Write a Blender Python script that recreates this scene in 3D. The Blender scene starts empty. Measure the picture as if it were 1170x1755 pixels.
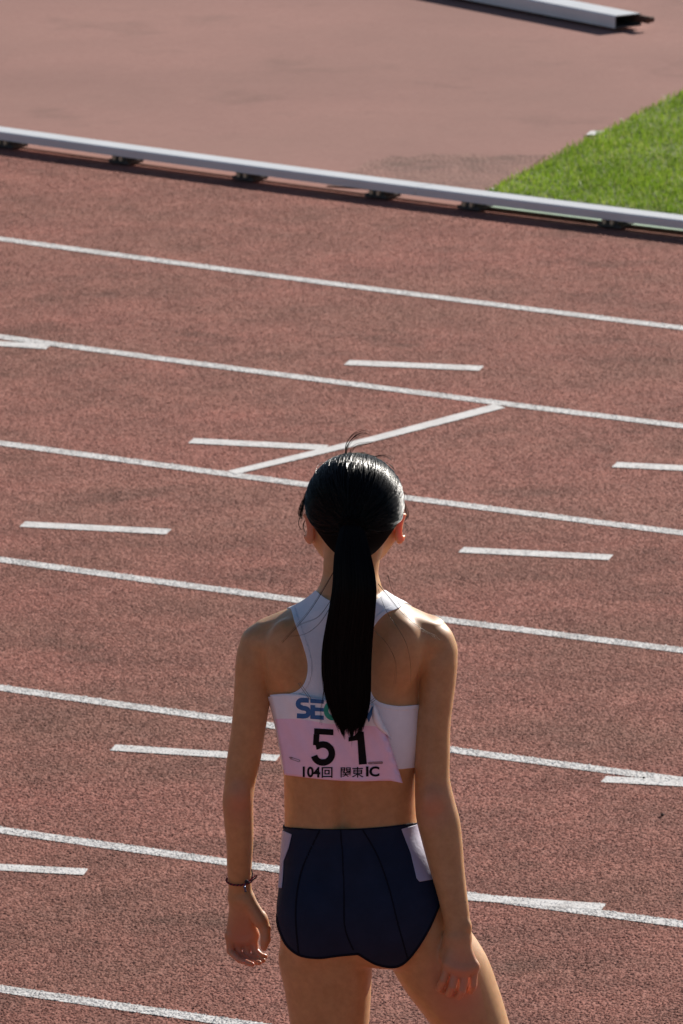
import bpy, bmesh, math, random
import numpy as np
from mathutils import Vector
from mathutils.bvhtree import BVHTree

rng = np.random.default_rng(7)
random.seed(7)
R = math.radians

# ------------------------------------------------------------------ camera
IMG_W, IMG_H = 1170.0, 1755.0           # size of the picture the measurements were taken on
FPX, PITCH, CAM_H = 18855.0, 0.189807, 5.13213
ARC_C = np.array([23.7122, 60.6452])    # centre of the bend
R0 = 37.4948                            # outer edge of the kerb
LANE = 1.22
scene = bpy.context.scene
cam_data = bpy.data.cameras.new('camera')
cam = bpy.data.objects.new('camera', cam_data)
scene.collection.objects.link(cam)
cam_data.sensor_fit = 'VERTICAL'
cam_data.sensor_height = 24.0
cam_data.lens = FPX / IMG_H * 24.0
cam_data.clip_start = 0.1
cam_data.clip_end = 3000
cam.location = (0, 0, CAM_H)
cam.rotation_euler = (math.pi / 2 - PITCH, 0, 0)
cam_data.dof.use_dof = True
cam_data.dof.focus_distance = 19.1
cam_data.dof.aperture_fstop = 20.0
scene.camera = cam

# ------------------------------------------------------------------ light
SUN_AZ, SUN_EL = R(33), R(26)           # azimuth measured from straight ahead (+Y) towards the right
S = Vector((math.sin(SUN_AZ) * math.cos(SUN_EL), math.cos(SUN_AZ) * math.cos(SUN_EL), math.sin(SUN_EL)))
world = bpy.data.worlds.new('World')
scene.world = world
world.use_nodes = True
wn = world.node_tree.nodes
sky = wn.new('ShaderNodeTexSky')
sky.sky_type = 'NISHITA'
sky.sun_disc = False
sky.sun_elevation = SUN_EL
sky.sun_rotation = SUN_AZ
sky.dust_density = 0.6
sky.ozone_density = 2.5
world.node_tree.links.new(sky.outputs[0], wn['Background'].inputs[0])
wn['Background'].inputs[1].default_value = 0.05
sun_data = bpy.data.lights.new('sun', 'SUN')
sun_data.energy = 5.0
sun_data.angle = R(0.53)
sun_data.color = (1.0, 0.94, 0.86)
sun = bpy.data.objects.new('sun', sun_data)
scene.collection.objects.link(sun)
sun.rotation_euler = (-S).to_track_quat('-Z', 'Y').to_euler()
vs = scene.view_settings
vs.view_transform = 'Standard'
vs.look = 'None'
vs.gamma = 1.0
vs.exposure = 0.44
vs.use_curve_mapping = False

# ------------------------------------------------------------------ helpers
COL = scene.collection


def ray(px, py):
    u = (np.asarray(px, float) - IMG_W / 2) / FPX
    v = (np.asarray(py, float) - IMG_H / 2) / FPX
    return u, math.cos(PITCH) - v * math.sin(PITCH), -math.sin(PITCH) - v * math.cos(PITCH)


def ground(px, py, z=0.0):
    dx, dy, dz = ray(px, py)
    t = (z - CAM_H) / dz
    return np.stack([t * dx, t * dy, t * dz + CAM_H], -1)


Y0 = 18.75                               # the athlete's mid plane


def W(px, py, dy=0.0):
    dx, d1, dz = ray(px, py)
    t = (Y0 + np.asarray(dy, float)) / d1
    return np.stack([t * dx, t * d1, t * dz + CAM_H], -1)


def project(V):
    d = np.asarray(V, float) - np.array([0, 0, CAM_H])
    depth = d[:, 1] * math.cos(PITCH) - d[:, 2] * math.sin(PITCH)
    up = d[:, 1] * math.sin(PITCH) + d[:, 2] * math.cos(PITCH)
    return IMG_W / 2 + FPX * d[:, 0] / depth, IMG_H / 2 - FPX * up / depth


SC = 985.0                               # pixels per metre at the athlete


def new_mesh(name, V, F, smooth=True):
    """V (n,3), F (m,k) array of equal length faces or a list of lists"""
    me = bpy.data.meshes.new(name)
    V = np.ascontiguousarray(V, dtype=np.float32)
    if isinstance(F, np.ndarray):
        m, k = F.shape
        me.vertices.add(len(V))
        me.vertices.foreach_set('co', V.ravel())
        me.loops.add(m * k)
        me.loops.foreach_set('vertex_index', np.ascontiguousarray(F, dtype=np.int32).ravel())
        me.polygons.add(m)
        me.polygons.foreach_set('loop_start', np.arange(0, m * k, k, dtype=np.int32))
        me.polygons.foreach_set('loop_total', np.full(m, k, dtype=np.int32))
        me.update(calc_edges=True)
        me.validate()
    else:
        me.from_pydata(V.tolist(), [], F)
    me.polygons.foreach_set('use_smooth', np.full(len(me.polygons), smooth))
    return me


def obj(name, V, F, mat, parent=None, smooth=True, **props):
    o = bpy.data.objects.new(name, new_mesh(name, V, F, smooth))
    COL.objects.link(o)
    for m in (mat if isinstance(mat, (list, tuple)) else [mat]):
        o.data.materials.append(m)
    o.parent = parent
    for k, v in props.items():
        o[k] = v
    return o


def empty(name, loc=(0, 0, 0), **props):
    o = bpy.data.objects.new(name, None)
    COL.objects.link(o)
    o.location = loc
    for k, v in props.items():
        o[k] = v
    return o


def keep_world(child, parent):
    child.parent = parent
    child.matrix_parent_inverse = parent.matrix_basis.inverted()


# ------------------------------------------------------------------ materials
def material(name):
    m = bpy.data.materials.new(name)
    m.use_nodes = True
    nt = m.node_tree
    return m, nt, nt.nodes, nt.links, nt.nodes['Principled BSDF']


def node(nt, kind, **kw):
    n = nt.nodes.new(kind)
    for k, v in kw.items():
        if k.startswith('i_'):
            n.inputs[k[2:].replace('_', ' ')].default_value = v
        else:
            setattr(n, k, v)
    return n


def ramp(nt, stops):
    n = nt.nodes.new('ShaderNodeValToRGB')
    e = n.color_ramp.elements
    while len(e) < len(stops):
        e.new(0.5)
    for i, (p, c) in enumerate(stops):
        e[i].position = p
        e[i].color = (*c, 1) if len(c) == 3 else c
    return n


def mix(nt, a, b, fac, blend='MIX'):
    n = nt.nodes.new('ShaderNodeMix')
    n.data_type = 'RGBA'
    n.blend_type = blend
    for sock, v in ((n.inputs[6], a), (n.inputs[7], b), (n.inputs[0], fac)):
        if hasattr(v, 'links') or hasattr(v, 'is_linked'):
            nt.links.new(v, sock)
        elif isinstance(v, (int, float)):
            sock.default_value = v
        else:
            sock.default_value = (*v, 1)
    return n.outputs[2]


def noise(nt, vec, scale, detail=3.0, rough=0.55):
    n = node(nt, 'ShaderNodeTexNoise')
    n.inputs['Scale'].default_value = scale
    n.inputs['Detail'].default_value = detail
    n.inputs['Roughness'].default_value = rough
    nt.links.new(vec, n.inputs['Vector'])
    return n.outputs[0]


def rubber(name, base, light, dark, dirt, grain=170.0, island=False, bump=0.6, blotch=1.0, rough=0.85, fine=5.0):
    """granulated sports surface; blotches are worn and dusty areas"""
    m, nt, N, Lk, P = material(name)
    geo = node(nt, 'ShaderNodeNewGeometry')
    pos = geo.outputs['Position']
    vor = node(nt, 'ShaderNodeTexVoronoi')
    vor.inputs['Scale'].default_value = grain
    Lk.new(pos, vor.inputs['Vector'])
    sep = node(nt, 'ShaderNodeSeparateColor')
    Lk.new(vor.outputs['Color'], sep.inputs[0])
    src = geo.outputs['Random Per Island'] if island else sep.outputs[0]
    rp = ramp(nt, [(0.0, dark), (0.22, base), (0.72, base), (1.0, light)])
    Lk.new(src, rp.inputs[0])
    # soft larger variation
    n1 = noise(nt, pos, 1.3, 5.0, 0.6)
    r1 = ramp(nt, [(0.36, (0, 0, 0)), (0.68, (1, 1, 1))])
    Lk.new(n1, r1.inputs[0])
    n2 = noise(nt, pos, fine, 4.0, 0.6)
    lo_, hi_ = 1 - 0.2 * blotch, 1 + 0.12 * blotch
    r2 = ramp(nt, [(0.35, (lo_, lo_, lo_)), (0.65, (hi_, hi_, hi_))])
    Lk.new(n2, r2.inputs[0])
    c = mix(nt, rp.outputs[0], dirt, 0.0)
    mm = node(nt, 'ShaderNodeMath', operation='MULTIPLY')
    Lk.new(r1.outputs[0], mm.inputs[0])
    mm.inputs[1].default_value = 0.6 * blotch
    Lk.new(mm.outputs[0], c.node.inputs[0])
    c = mix(nt, c, r2.outputs[0], 0.9, 'MULTIPLY')
    n3 = noise(nt, pos, 2.1, 3.0, 0.7)
    r3 = ramp(nt, [(0.56, (1, 1, 1)), (0.74, (0.62, 0.64, 0.62))])
    Lk.new(n3, r3.inputs[0])
    c = mix(nt, c, r3.outputs[0], min(1.0, blotch), 'MULTIPLY')
    Lk.new(c, P.inputs['Base Color'])
    P.inputs['Roughness'].default_value = rough
    P.inputs['Specular IOR Level'].default_value = 0.15
    if bump:
        b = node(nt, 'ShaderNodeBump')
        b.inputs['Strength'].default_value = bump
        b.inputs['Distance'].default_value = 0.004
        Lk.new(vor.outputs['Distance'], b.inputs['Height'])
        b.invert = True
        Lk.new(b.outputs[0], P.inputs['Normal'])
    return m


T_BASE, T_LIGHT, T_DARK, T_DIRT = (0.355, 0.130, 0.097), (0.43, 0.195, 0.152), (0.205, 0.077, 0.059), (0.235, 0.115, 0.080)
M_TRACK = rubber('track_rubber', T_BASE, T_LIGHT, T_DARK, T_DIRT)
M_GRAN = rubber('track_granules', T_BASE, T_LIGHT, T_DARK, T_DIRT, island=True, bump=0.0)
M_APRON = rubber('apron_rubber', (0.315, 0.158, 0.130), (0.335, 0.175, 0.145), (0.285, 0.140, 0.115), (0.285, 0.155, 0.124), grain=90.0, bump=0.10, blotch=0.55, fine=0.9)
M_PATCH = rubber('worn_patch_rubber', (0.275, 0.140, 0.112), (0.34, 0.19, 0.155), (0.19, 0.095, 0.076), (0.24, 0.13, 0.10), grain=70.0, bump=0.8)


def paint(name, island):
    m, nt, N, Lk, P = material(name)
    geo = node(nt, 'ShaderNodeNewGeometry')
    pos = geo.outputs['Position']
    n1 = noise(nt, pos, 240.0, 2.0, 0.6)
    r1 = ramp(nt, [(0.28, (0.45, 0.37, 0.35)), (0.40, (0.70, 0.68, 0.66)), (1.0, (0.75, 0.735, 0.715))])
    Lk.new(n1, r1.inputs[0])
    n2 = noise(nt, pos, 14.0, 4.0, 0.65)
    r2 = ramp(nt, [(0.33, (0.80, 0.78, 0.77)), (0.55, (1, 1, 1))])
    Lk.new(n2, r2.inputs[0])
    c = mix(nt, r1.outputs[0], r2.outputs[0], 1.0, 'MULTIPLY')
    if island:
        r3 = ramp(nt, [(0.0, (0.72, 0.70, 0.69)), (0.3, (0.97, 0.97, 0.97)), (1.0, (1, 1, 1))])
        Lk.new(geo.outputs['Random Per Island'], r3.inputs[0])
        c = mix(nt, c, r3.outputs[0], 1.0, 'MULTIPLY')
    Lk.new(c, P.inputs['Base Color'])
    P.inputs['Roughness'].default_value = 0.7
    return m


M_LINE = paint('line_paint', False)
M_LINEG = paint('painted_granules', True)


def simple(name, color, rough=0.6, metallic=0.0, spec=0.5, var=0.0, vscale=30.0, bump=0.0, bscale=200.0):
    m, nt, N, Lk, P = material(name)
    P.inputs['Base Color'].default_value = (*color, 1)
    P.inputs['Roughness'].default_value = rough
    P.inputs['Metallic'].default_value = metallic
    P.inputs['Specular IOR Level'].default_value = spec
    geo = node(nt, 'ShaderNodeNewGeometry')
    if var:
        n1 = noise(nt, geo.outputs['Position'], vscale, 4.0, 0.6)
        r1 = ramp(nt, [(0.3, tuple(c * (1 - var) for c in color)), (0.7, tuple(min(1, c * (1 + var)) for c in color))])
        Lk.new(n1, r1.inputs[0])
        Lk.new(r1.outputs[0], P.inputs['Base Color'])
    if bump:
        n2 = noise(nt, geo.outputs['Position'], bscale, 3.0, 0.6)
        b = node(nt, 'ShaderNodeBump')
        b.inputs['Strength'].default_value = bump
        b.inputs['Distance'].default_value = 0.002
        Lk.new(n2, b.inputs['Height'])
        Lk.new(b.outputs[0], P.inputs['Normal'])
    return m


M_RAIL = simple('white_rail_aluminium', (0.80, 0.785, 0.78), 0.30, spec=1.0, var=0.06, vscale=6.0)
M_FOOT = simple('dark_rail_foot', (0.06, 0.05, 0.045), 0.6, var=0.3, vscale=120.0)
M_BOLT = simple('brassy_bolt', (0.62, 0.55, 0.40), 0.35, metallic=0.6)
M_RUST = simple('rusty_bracket', (0.10, 0.045, 0.028), 0.8, var=0.4, vscale=90.0)
M_TUBEIN = simple('dark_tube_inside', (0.12, 0.10, 0.09), 0.7, var=0.3, vscale=60.0)  # tube inside and end rim coloured darker than the white outer faces
M_EDGE = simple('green_edging_paint', (0.30, 0.40, 0.31), 0.8, var=0.12, vscale=12.0)
M_SOIL = simple('lawn_soil', (0.16, 0.20, 0.045), 0.95, var=0.3, vscale=40.0)
M_TOP = simple('white_jersey', (0.86, 0.87, 0.94), 0.75, var=0.03, vscale=60.0, bump=0.25, bscale=420.0)
M_BIND = simple('white_binding', (0.83, 0.86, 0.94), 0.7, bump=0.2, bscale=500.0)
M_NAVY = simple('navy_jersey', (0.011, 0.018, 0.043), 0.7, spec=0.16, var=0.15, vscale=25.0, bump=0.35, bscale=60.0)
M_SEAM = simple('navy_seam_thread', (0.0065, 0.008, 0.017), 0.85, spec=0.1)
M_STICK = simple('white_sticker', (0.42, 0.42, 0.58), 0.6, var=0.04, vscale=80.0, bump=0.3, bscale=90.0)
M_BIBW = simple('bib_white', (0.88, 0.88, 0.95), 0.6, var=0.03, vscale=50.0, bump=0.2, bscale=120.0)
M_BIBP = simple('bib_pink', (0.92, 0.64, 0.84), 0.6, var=0.04, vscale=40.0, bump=0.25, bscale=90.0)
M_BLUE = simple('print_blue', (0.02, 0.13, 0.36), 0.55)
M_GREEN = simple('print_green', (0.01, 0.36, 0.27), 0.55)
M_BLACK = simple('print_black', (0.008, 0.007, 0.009), 0.8, spec=0.15)
M_PIN = simple('pin_steel', (0.20, 0.17, 0.15), 0.45, metallic=0.7)
M_RUBST = simple('rust_stain', (0.45, 0.27, 0.33), 0.9)
M_CORDR = simple('red_cord', (0.28, 0.02, 0.04), 0.8)
M_CORDK = simple('black_cord', (0.015, 0.012, 0.02), 0.8)
M_CHARM = simple('charm_metal', (0.12, 0.13, 0.22), 0.3, metallic=0.8)
M_SHOE = simple('shoe_fabric', (0.55, 0.08, 0.12), 0.5, var=0.1)
M_EYE = simple('eye_white', (0.8, 0.78, 0.75), 0.2)
M_SCRAP = simple('black_scrap', (0.02, 0.016, 0.015), 0.9)


def hair_material(name, rough, spec):
    m, nt, N, Lk, P = material(name)
    P.inputs['Base Color'].default_value = (0.0035, 0.0031, 0.0035, 1)
    P.inputs['Roughness'].default_value = rough
    P.inputs['Specular IOR Level'].default_value = spec
    return m


M_HAIR = hair_material('black_hair', 0.26, 0.16)
M_PONY = hair_material('black_ponytail_hair', 0.35, 0.11)
M_HAIRCAP = hair_material('black_hair_mass', 0.7, 0.05)


def skin_material():
    m, nt, N, Lk, P = material('skin')
    geo = node(nt, 'ShaderNodeNewGeometry')
    at = node(nt, 'ShaderNodeAttribute')
    at.attribute_name = 'flush'
    n1 = noise(nt, geo.outputs['Position'], 22.0, 5.0, 0.6)
    r1 = ramp(nt, [(0.3, (0.51, 0.268, 0.118)), (0.7, (0.585, 0.318, 0.150))])
    Lk.new(n1, r1.inputs[0])
    n3 = noise(nt, geo.outputs['Position'], 70.0, 4.0, 0.7)
    r3 = ramp(nt, [(0.35, (0.93, 0.90, 0.88)), (0.65, (1.06, 1.06, 1.06))])
    Lk.new(n3, r3.inputs[0])
    base = mix(nt, r1.outputs[0], r3.outputs[0], 1.0, 'MULTIPLY')
    vo = node(nt, 'ShaderNodeTexVoronoi')
    vo.inputs['Scale'].default_value = 13.0
    Lk.new(geo.outputs['Position'], vo.inputs['Vector'])
    r4 = ramp(nt, [(0.014, (0.45, 0.38, 0.34)), (0.026, (1, 1, 1))])
    Lk.new(vo.outputs['Distance'], r4.inputs[0])
    base = mix(nt, base, r4.outputs[0], 1.0, 'MULTIPLY')
    c = mix(nt, base, (0.58, 0.235, 0.155), 0.0)
    Lk.new(at.outputs['Fac'], c.node.inputs[0])
    Lk.new(c, P.inputs['Base Color'])
    P.inputs['Roughness'].default_value = 0.42
    P.inputs['Specular IOR Level'].default_value = 0.4
    P.inputs['Subsurface Weight'].default_value = 0.55
    P.inputs['Subsurface Radius'].default_value = (1.0, 0.33, 0.16)
    ae = node(nt, 'ShaderNodeAttribute')
    ae.attribute_name = 'thin'
    ms = node(nt, 'ShaderNodeMath', operation='MULTIPLY_ADD')
    Lk.new(ae.outputs['Fac'], ms.inputs[0])
    ms.inputs[1].default_value = 0.04
    ms.inputs[2].default_value = 0.007
    Lk.new(ms.outputs[0], P.inputs['Subsurface Scale'])
    n2 = noise(nt, geo.outputs['Position'], 900.0, 2.0, 0.5)
    b = node(nt, 'ShaderNodeBump')
    b.inputs['Strength'].default_value = 0.12
    b.inputs['Distance'].default_value = 0.0006
    Lk.new(n2, b.inputs['Height'])
    Lk.new(b.outputs[0], P.inputs['Normal'])
    return m


M_SKIN = skin_material()


def grass_material():
    m, nt, N, Lk, P = material('lawn_grass')
    geo = node(nt, 'ShaderNodeNewGeometry')
    rp = ramp(nt, [(0.0, (0.165, 0.285, 0.024)), (0.5, (0.265, 0.40, 0.04)), (0.9, (0.36, 0.45, 0.07)), (1.0, (0.50, 0.48, 0.22))])
    Lk.new(geo.outputs['Random Per Island'], rp.inputs[0])
    n1 = noise(nt, geo.outputs['Position'], 3.0, 4.0, 0.6)
    r1 = ramp(nt, [(0.35, (0.72, 0.76, 0.7)), (0.65, (1.1, 1.08, 1.0))])
    Lk.new(n1, r1.inputs[0])
    c = mix(nt, rp.outputs[0], r1.outputs[0], 1.0, 'MULTIPLY')
    Lk.new(c, P.inputs['Base Color'])
    P.inputs['Roughness'].default_value = 0.5
    P.inputs['Specular IOR Level'].default_value = 0.3
    tr = node(nt, 'ShaderNodeBsdfTranslucent')
    Lk.new(c, tr.inputs[0])
    ms = node(nt, 'ShaderNodeMixShader')
    ms.inputs[0].default_value = 0.4
    Lk.new(P.outputs[0], ms.inputs[1])
    Lk.new(tr.outputs[0], ms.inputs[2])
    Lk.new(ms.outputs[0], N['Material Output'].inputs[0])
    return m


M_GRASS = grass_material()

# ------------------------------------------------------------------ ground
track = obj('track', [(-600, -200, 0), (600, -200, 0), (600, 1500, 0), (-600, 1500, 0)], [[0, 1, 2, 3]], M_TRACK, kind='structure')


def arc_pt(r, a, z=0.0):
    """a = angle about the bend centre, 0 pointing from the centre towards the camera side"""
    return np.array([ARC_C[0] + r * math.cos(a), ARC_C[1] + r * math.sin(a), z])


def arc_angle(px, py):
    g = ground(px, py)
    return math.atan2(g[1] - ARC_C[1], g[0] - ARC_C[0])


A_MID = arc_angle(585, 1000)


def arc_strip(name, r0, r1, a0, a1, n, z, mat, parent=None, **props):
    an = np.linspace(a0, a1, n + 1)
    V = np.concatenate([[arc_pt(r0, a, z) for a in an], [arc_pt(r1, a, z) for a in an]])
    i = np.arange(n)
    F = np.stack([i, n + 1 + i, n + 2 + i, i + 1], 1)
    return obj(name, V, F, mat, parent, False, **props)


# painted lane lines
for k in range(1, 9):
    arc_strip('lane_line', R0 + LANE * k - 0.027, R0 + LANE * k + 0.027, A_MID - 0.30, A_MID + 0.30, 120, 0.0016, M_LINE, track)

# short dashes and the slanted line, given by their ends on the ground
DASHES = [((38, 898), (290, 911)), ((327, 755), (560, 767)), ((594, 621), (826, 631)),
          ((790, 942), (1048, 955)), ((1053, 796), (1290, 808)), ((193, 1281), (477, 1299)),
          ((-110, 1480), (148, 1494)), ((1034, 1335), (1300, 1349)), ((800, 1537), (1035, 1554)),
          ((-150, 579), (84, 594)), ((500, 1106), (762, 1121)), ((1100, 1170), (1370, 1185))]
DASHES = DASHES[:10]
dash_polys = []
for (x0, y0), (x1, y1) in DASHES:
    hw = 4.0 + (0.5 * (y0 + y1) - 600) * 0.0014
    sk = 5.0
    c = [(x0 + sk, y0 - hw), (x1 + sk * 0.6, y1 - hw), (x1 - sk, y1 + hw), (x0 - sk, y0 + hw)]
    V = np.array([ground(x, y, 0.0022) for x, y in c])
    dash_polys.append(V[:, :2])
    obj('dash_mark', V, [[3, 2, 1, 0]], M_LINE, track, False)
c = [(846, 692.5), (866, 698.5), (640, 756.5), (404, 812.5), (390, 807), (630, 749.5)]
V = np.array([ground(x, y, 0.0028) for x, y in c])
dash_polys.append(V[:, :2])
obj('slanted_line', V, [[5, 4, 3, 2, 1, 0]], M_LINE, track, False)


def poly_sdf(P, poly):
    """signed distance, positive inside"""
    P = np.asarray(P, float)
    poly = np.asarray(poly, float)
    n = len(poly)
    d = np.full(len(P), 1e18)
    inside = np.zeros(len(P), bool)
    for i in range(n):
        a, b = poly[i], poly[(i + 1) % n]
        e = b - a
        w = P - a
        t = np.clip((w @ e) / max(e @ e, 1e-12), 0, 1)
        q = w - t[:, None] * e
        d = np.minimum(d, (q * q).sum(1))
        cond = (a[1] > P[:, 1]) != (b[1] > P[:, 1])
        if abs(e[1]) > 1e-12:
            xi = a[0] + (P[:, 1] - a[1]) * e[0] / e[1]
            inside ^= cond & (P[:, 0] < xi)
    d = np.sqrt(d)
    return np.where(inside, d, -d)


def line_dist(P, pts):
    P = np.asarray(P, float)
    pts = np.asarray(pts, float)
    d = np.full(len(P), 1e18)
    for a, b in zip(pts[:-1], pts[1:]):
        e = b - a
        w = P - a
        t = np.clip((w @ e) / max(e @ e, 1e-12), 0, 1)
        q = w - t[:, None] * e
        d = np.minimum(d, (q * q).sum(1))
    return np.sqrt(d)


# granules: relief of the rubber surface in the strip of track around the view
def granules():
    pts, siz = [], []
    for ya, yb, dens, sz in ((20.2, 23.0, 21000, 1.0), (23.0, 26.5, 17000, 1.05), (26.5, 32.6, 10500, 1.12)):
        half = 0.5 * (ya + yb) * (IMG_W / 2 / FPX) * 1.35 + 0.1
        n = int(dens * (yb - ya) * 2 * half)
        p = np.stack([rng.uniform(-half, half, n), rng.uniform(ya, yb, n)], 1)
        pts.append(p)
        siz.append(np.full(n, sz))
    p = np.concatenate(pts)
    sz = np.concatenate(siz)
    r = np.hypot(p[:, 0] - ARC_C[0], p[:, 1] - ARC_C[1])
    keep = r > R0 + 0.03
    p, sz, r = p[keep], sz[keep], r[keep]
    k = np.round((r - R0) / LANE)
    white = (np.abs(r - R0 - LANE * k) < 0.028) & (k >= 1)
    for poly in dash_polys:
        white |= poly_sdf(p, poly) > 0.0
    n = len(p)
    rad = rng.uniform(0.0020, 0.0041, n) * sz
    hgt = rng.uniform(0.0007, 0.0024, n) * sz
    hgt *= np.where(white, 0.55, 1.0) * np.interp(p[:, 1], [22, 26, 32], [0.95, 0.75, 0.6])
    a0 = rng.uniform(0, 6.28, n)
    V = np.zeros((n, 5, 3))
    for j in range(4):
        a = a0 + j * math.pi / 2 + rng.uniform(-0.4, 0.4, n)
        rr = rad * rng.uniform(0.75, 1.25, n)
        V[:, j, 0] = p[:, 0] + rr * np.cos(a)
        V[:, j, 1] = p[:, 1] + rr * np.sin(a)
        V[:, j, 2] = 0.0008 + 0.3 * hgt * rng.random(n)
    V[:, 4, 0] = p[:, 0] + rad * rng.uniform(-0.4, 0.4, n)
    V[:, 4, 1] = p[:, 1] + rad * rng.uniform(-0.4, 0.4, n)
    V[:, 4, 2] = hgt + np.where(white, 0.0026, 0.001)
    V[:, :4, 2] += np.where(white, 0.0012, 0.0)[:, None]
    base = (np.arange(n) * 5)[:, None]
    F = np.concatenate([np.stack([base[:, 0] + j, base[:, 0] + (j + 1) % 4, base[:, 0] + 4], 1)[:, None] for j in range(4)], 1)
    for nm, sel, mat in (('track_granules', ~white, M_GRAN), ('painted_granules', white, M_LINEG)):
        m = int(sel.sum())
        Vs = V[sel].reshape(-1, 3)
        Fs = F[np.nonzero(sel)[0]]
        Fs = (Fs - base[sel][:, None]) + (np.arange(m) * 5)[:, None, None]
        obj(nm, Vs, Fs.reshape(-1, 3).astype(np.int32), mat, track, True, kind='stuff')


granules()

# apron inside the kerb (smoother rubber)
an = np.linspace(A_MID - 0.7, A_MID + 0.7, 161)
V = [arc_pt(R0 - 0.045, a, 0.004) for a in an] + [(60, 200, 0.004), (-60, 200, 0.004)]
apron = obj('infield_apron', V, [list(range(len(V)))], M_APRON, None, False, kind='structure')
c = [(600, 330), (650, 268), (760, 263), (940, 266), (960, 262), (850, 331)]
c = [(560, 318), (578, 306), (585, 296), (610, 288), (628, 276), (655, 274), (672, 266), (705, 268), (735, 263), (770, 266), (802, 263), (835, 267), (868, 264), (905, 268), (940, 265), (915, 282), (895, 302), (870, 318), (845, 336)]
c = [(x + 3 * math.sin(7 * i), y + 1.2 * math.sin(11 * i)) for i, (x, y) in enumerate(c)]
V = np.array([ground(x, y, 0.008) for x, y in c])
obj('worn_patch', V, [list(range(len(V)))[::-1]], M_PATCH, apron, False)
c = [(1012, 224), (1036, 224), (1028, 231), (1004, 231)]
V = np.array([ground(x, y, 0.009) for x, y in c])
obj('paint_mark', V, [[3, 2, 1, 0]], M_LINE, apron, False)

# lawn
G_A, G_B = ground(826, 342), ground(1170, 165)
gdir = (G_B - G_A) / np.linalg.norm(G_B - G_A)
gl = [G_A + gdir * t for t in np.linspace(-0.25, 60, 40)]
RG = R0 - 0.27
a_left = math.atan2(G_A[1] - ARC_C[1], G_A[0] - ARC_C[0])
# start of the lawn on the kerb side arc
for t in np.linspace(-1.0, 1.0, 2001):
    q = G_A + gdir * t
    if np.hypot(q[0] - ARC_C[0], q[1] - ARC_C[1]) < RG:
        t0 = t
        break
p0 = G_A + gdir * t0
a0g = math.atan2(p0[1] - ARC_C[1], p0[0] - ARC_C[0])
arcp = [arc_pt(RG, a) for a in np.linspace(a0g, a0g + 0.9, 60)]
far = p0 + gdir * 60
lawn_poly = np.array([q[:2] for q in arcp] + [(90, far[1]), far[:2]])
V = [(x, y, 0.012) for x, y in lawn_poly]
lawn = obj('lawn', V, [list(range(len(V)))], M_SOIL, None, False, kind='structure')
arc_strip('green_edging', R0 - 0.265, R0 - 0.055, arc_angle(816, 352) + 0.0005, a0g + 0.9, 60, 0.010, M_EDGE, None, kind='structure')


def grass_blades():
    n = 190000
    p = np.stack([rng.uniform(0.2, 3.2, n * 2), rng.uniform(30.6, 37.5, n * 2)], 1)
    g = poly_sdf(p, lawn_poly)
    p = p[(g > -0.015) & (rng.random(len(p)) < np.clip((g + 0.03) / 0.04, 0, 1))][:n]
    n = len(p)
    h = rng.uniform(0.010, 0.024, n)
    h *= 1 + 0.25 * np.sin(p[:, 0] * 7 + 2 * np.sin(p[:, 1] * 3)) * np.sin(p[:, 1] * 5)
    w = rng.uniform(0.0011, 0.0020, n)
    a = rng.uniform(0, 6.28, n)
    lean = rng.uniform(0.0, 0.9, n) * h
    la = rng.uniform(0, 6.28, n)
    V = np.zeros((n, 5, 3))
    dx, dy = np.cos(a) * w, np.sin(a) * w
    mx, my = p[:, 0] + 0.35 * lean * np.cos(la), p[:, 1] + 0.35 * lean * np.sin(la)
    V[:, 0] = np.stack([p[:, 0] - dx, p[:, 1] - dy, np.full(n, 0.008)], 1)
    V[:, 1] = np.stack([p[:, 0] + dx, p[:, 1] + dy, np.full(n, 0.008)], 1)
    V[:, 2] = np.stack([mx + dx * .8, my + dy * .8, 0.01 + h * 0.6], 1)
    V[:, 3] = np.stack([mx - dx * .8, my - dy * .8, 0.01 + h * 0.6], 1)
    V[:, 4] = np.stack([p[:, 0] + lean * np.cos(la), p[:, 1] + lean * np.sin(la), 0.01 + h], 1)
    b = np.arange(n) * 5
    F = np.concatenate([np.stack([b, b + 1, b + 2], 1), np.stack([b, b + 2, b + 3], 1), np.stack([b + 3, b + 2, b + 4], 1)])
    obj('grass', V.reshape(-1, 3), F.astype(np.int32), M_GRASS, None, True, kind='stuff', label='short mown green grass of the infield lawn', category='grass')


grass_blades()


# ------------------------------------------------------------------ small mesh builders
def box_mesh(c, ax, ay, az):
    c, ax, ay, az = (np.asarray(q, float) for q in (c, ax, ay, az))
    V = [c + sx * ax + sy * ay + sz * az for sx in (-1, 1) for sy in (-1, 1) for sz in (-1, 1)]
    F = [[0, 1, 3, 2], [4, 6, 7, 5], [0, 4, 5, 1], [2, 3, 7, 6], [0, 2, 6, 4], [1, 5, 7, 3]]
    return V, F


def bevel(o, w, seg=2):
    m = o.modifiers.new('bevel', 'BEVEL')
    m.width = w
    m.segments = seg
    m.limit_method = 'ANGLE'
    return o


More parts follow.
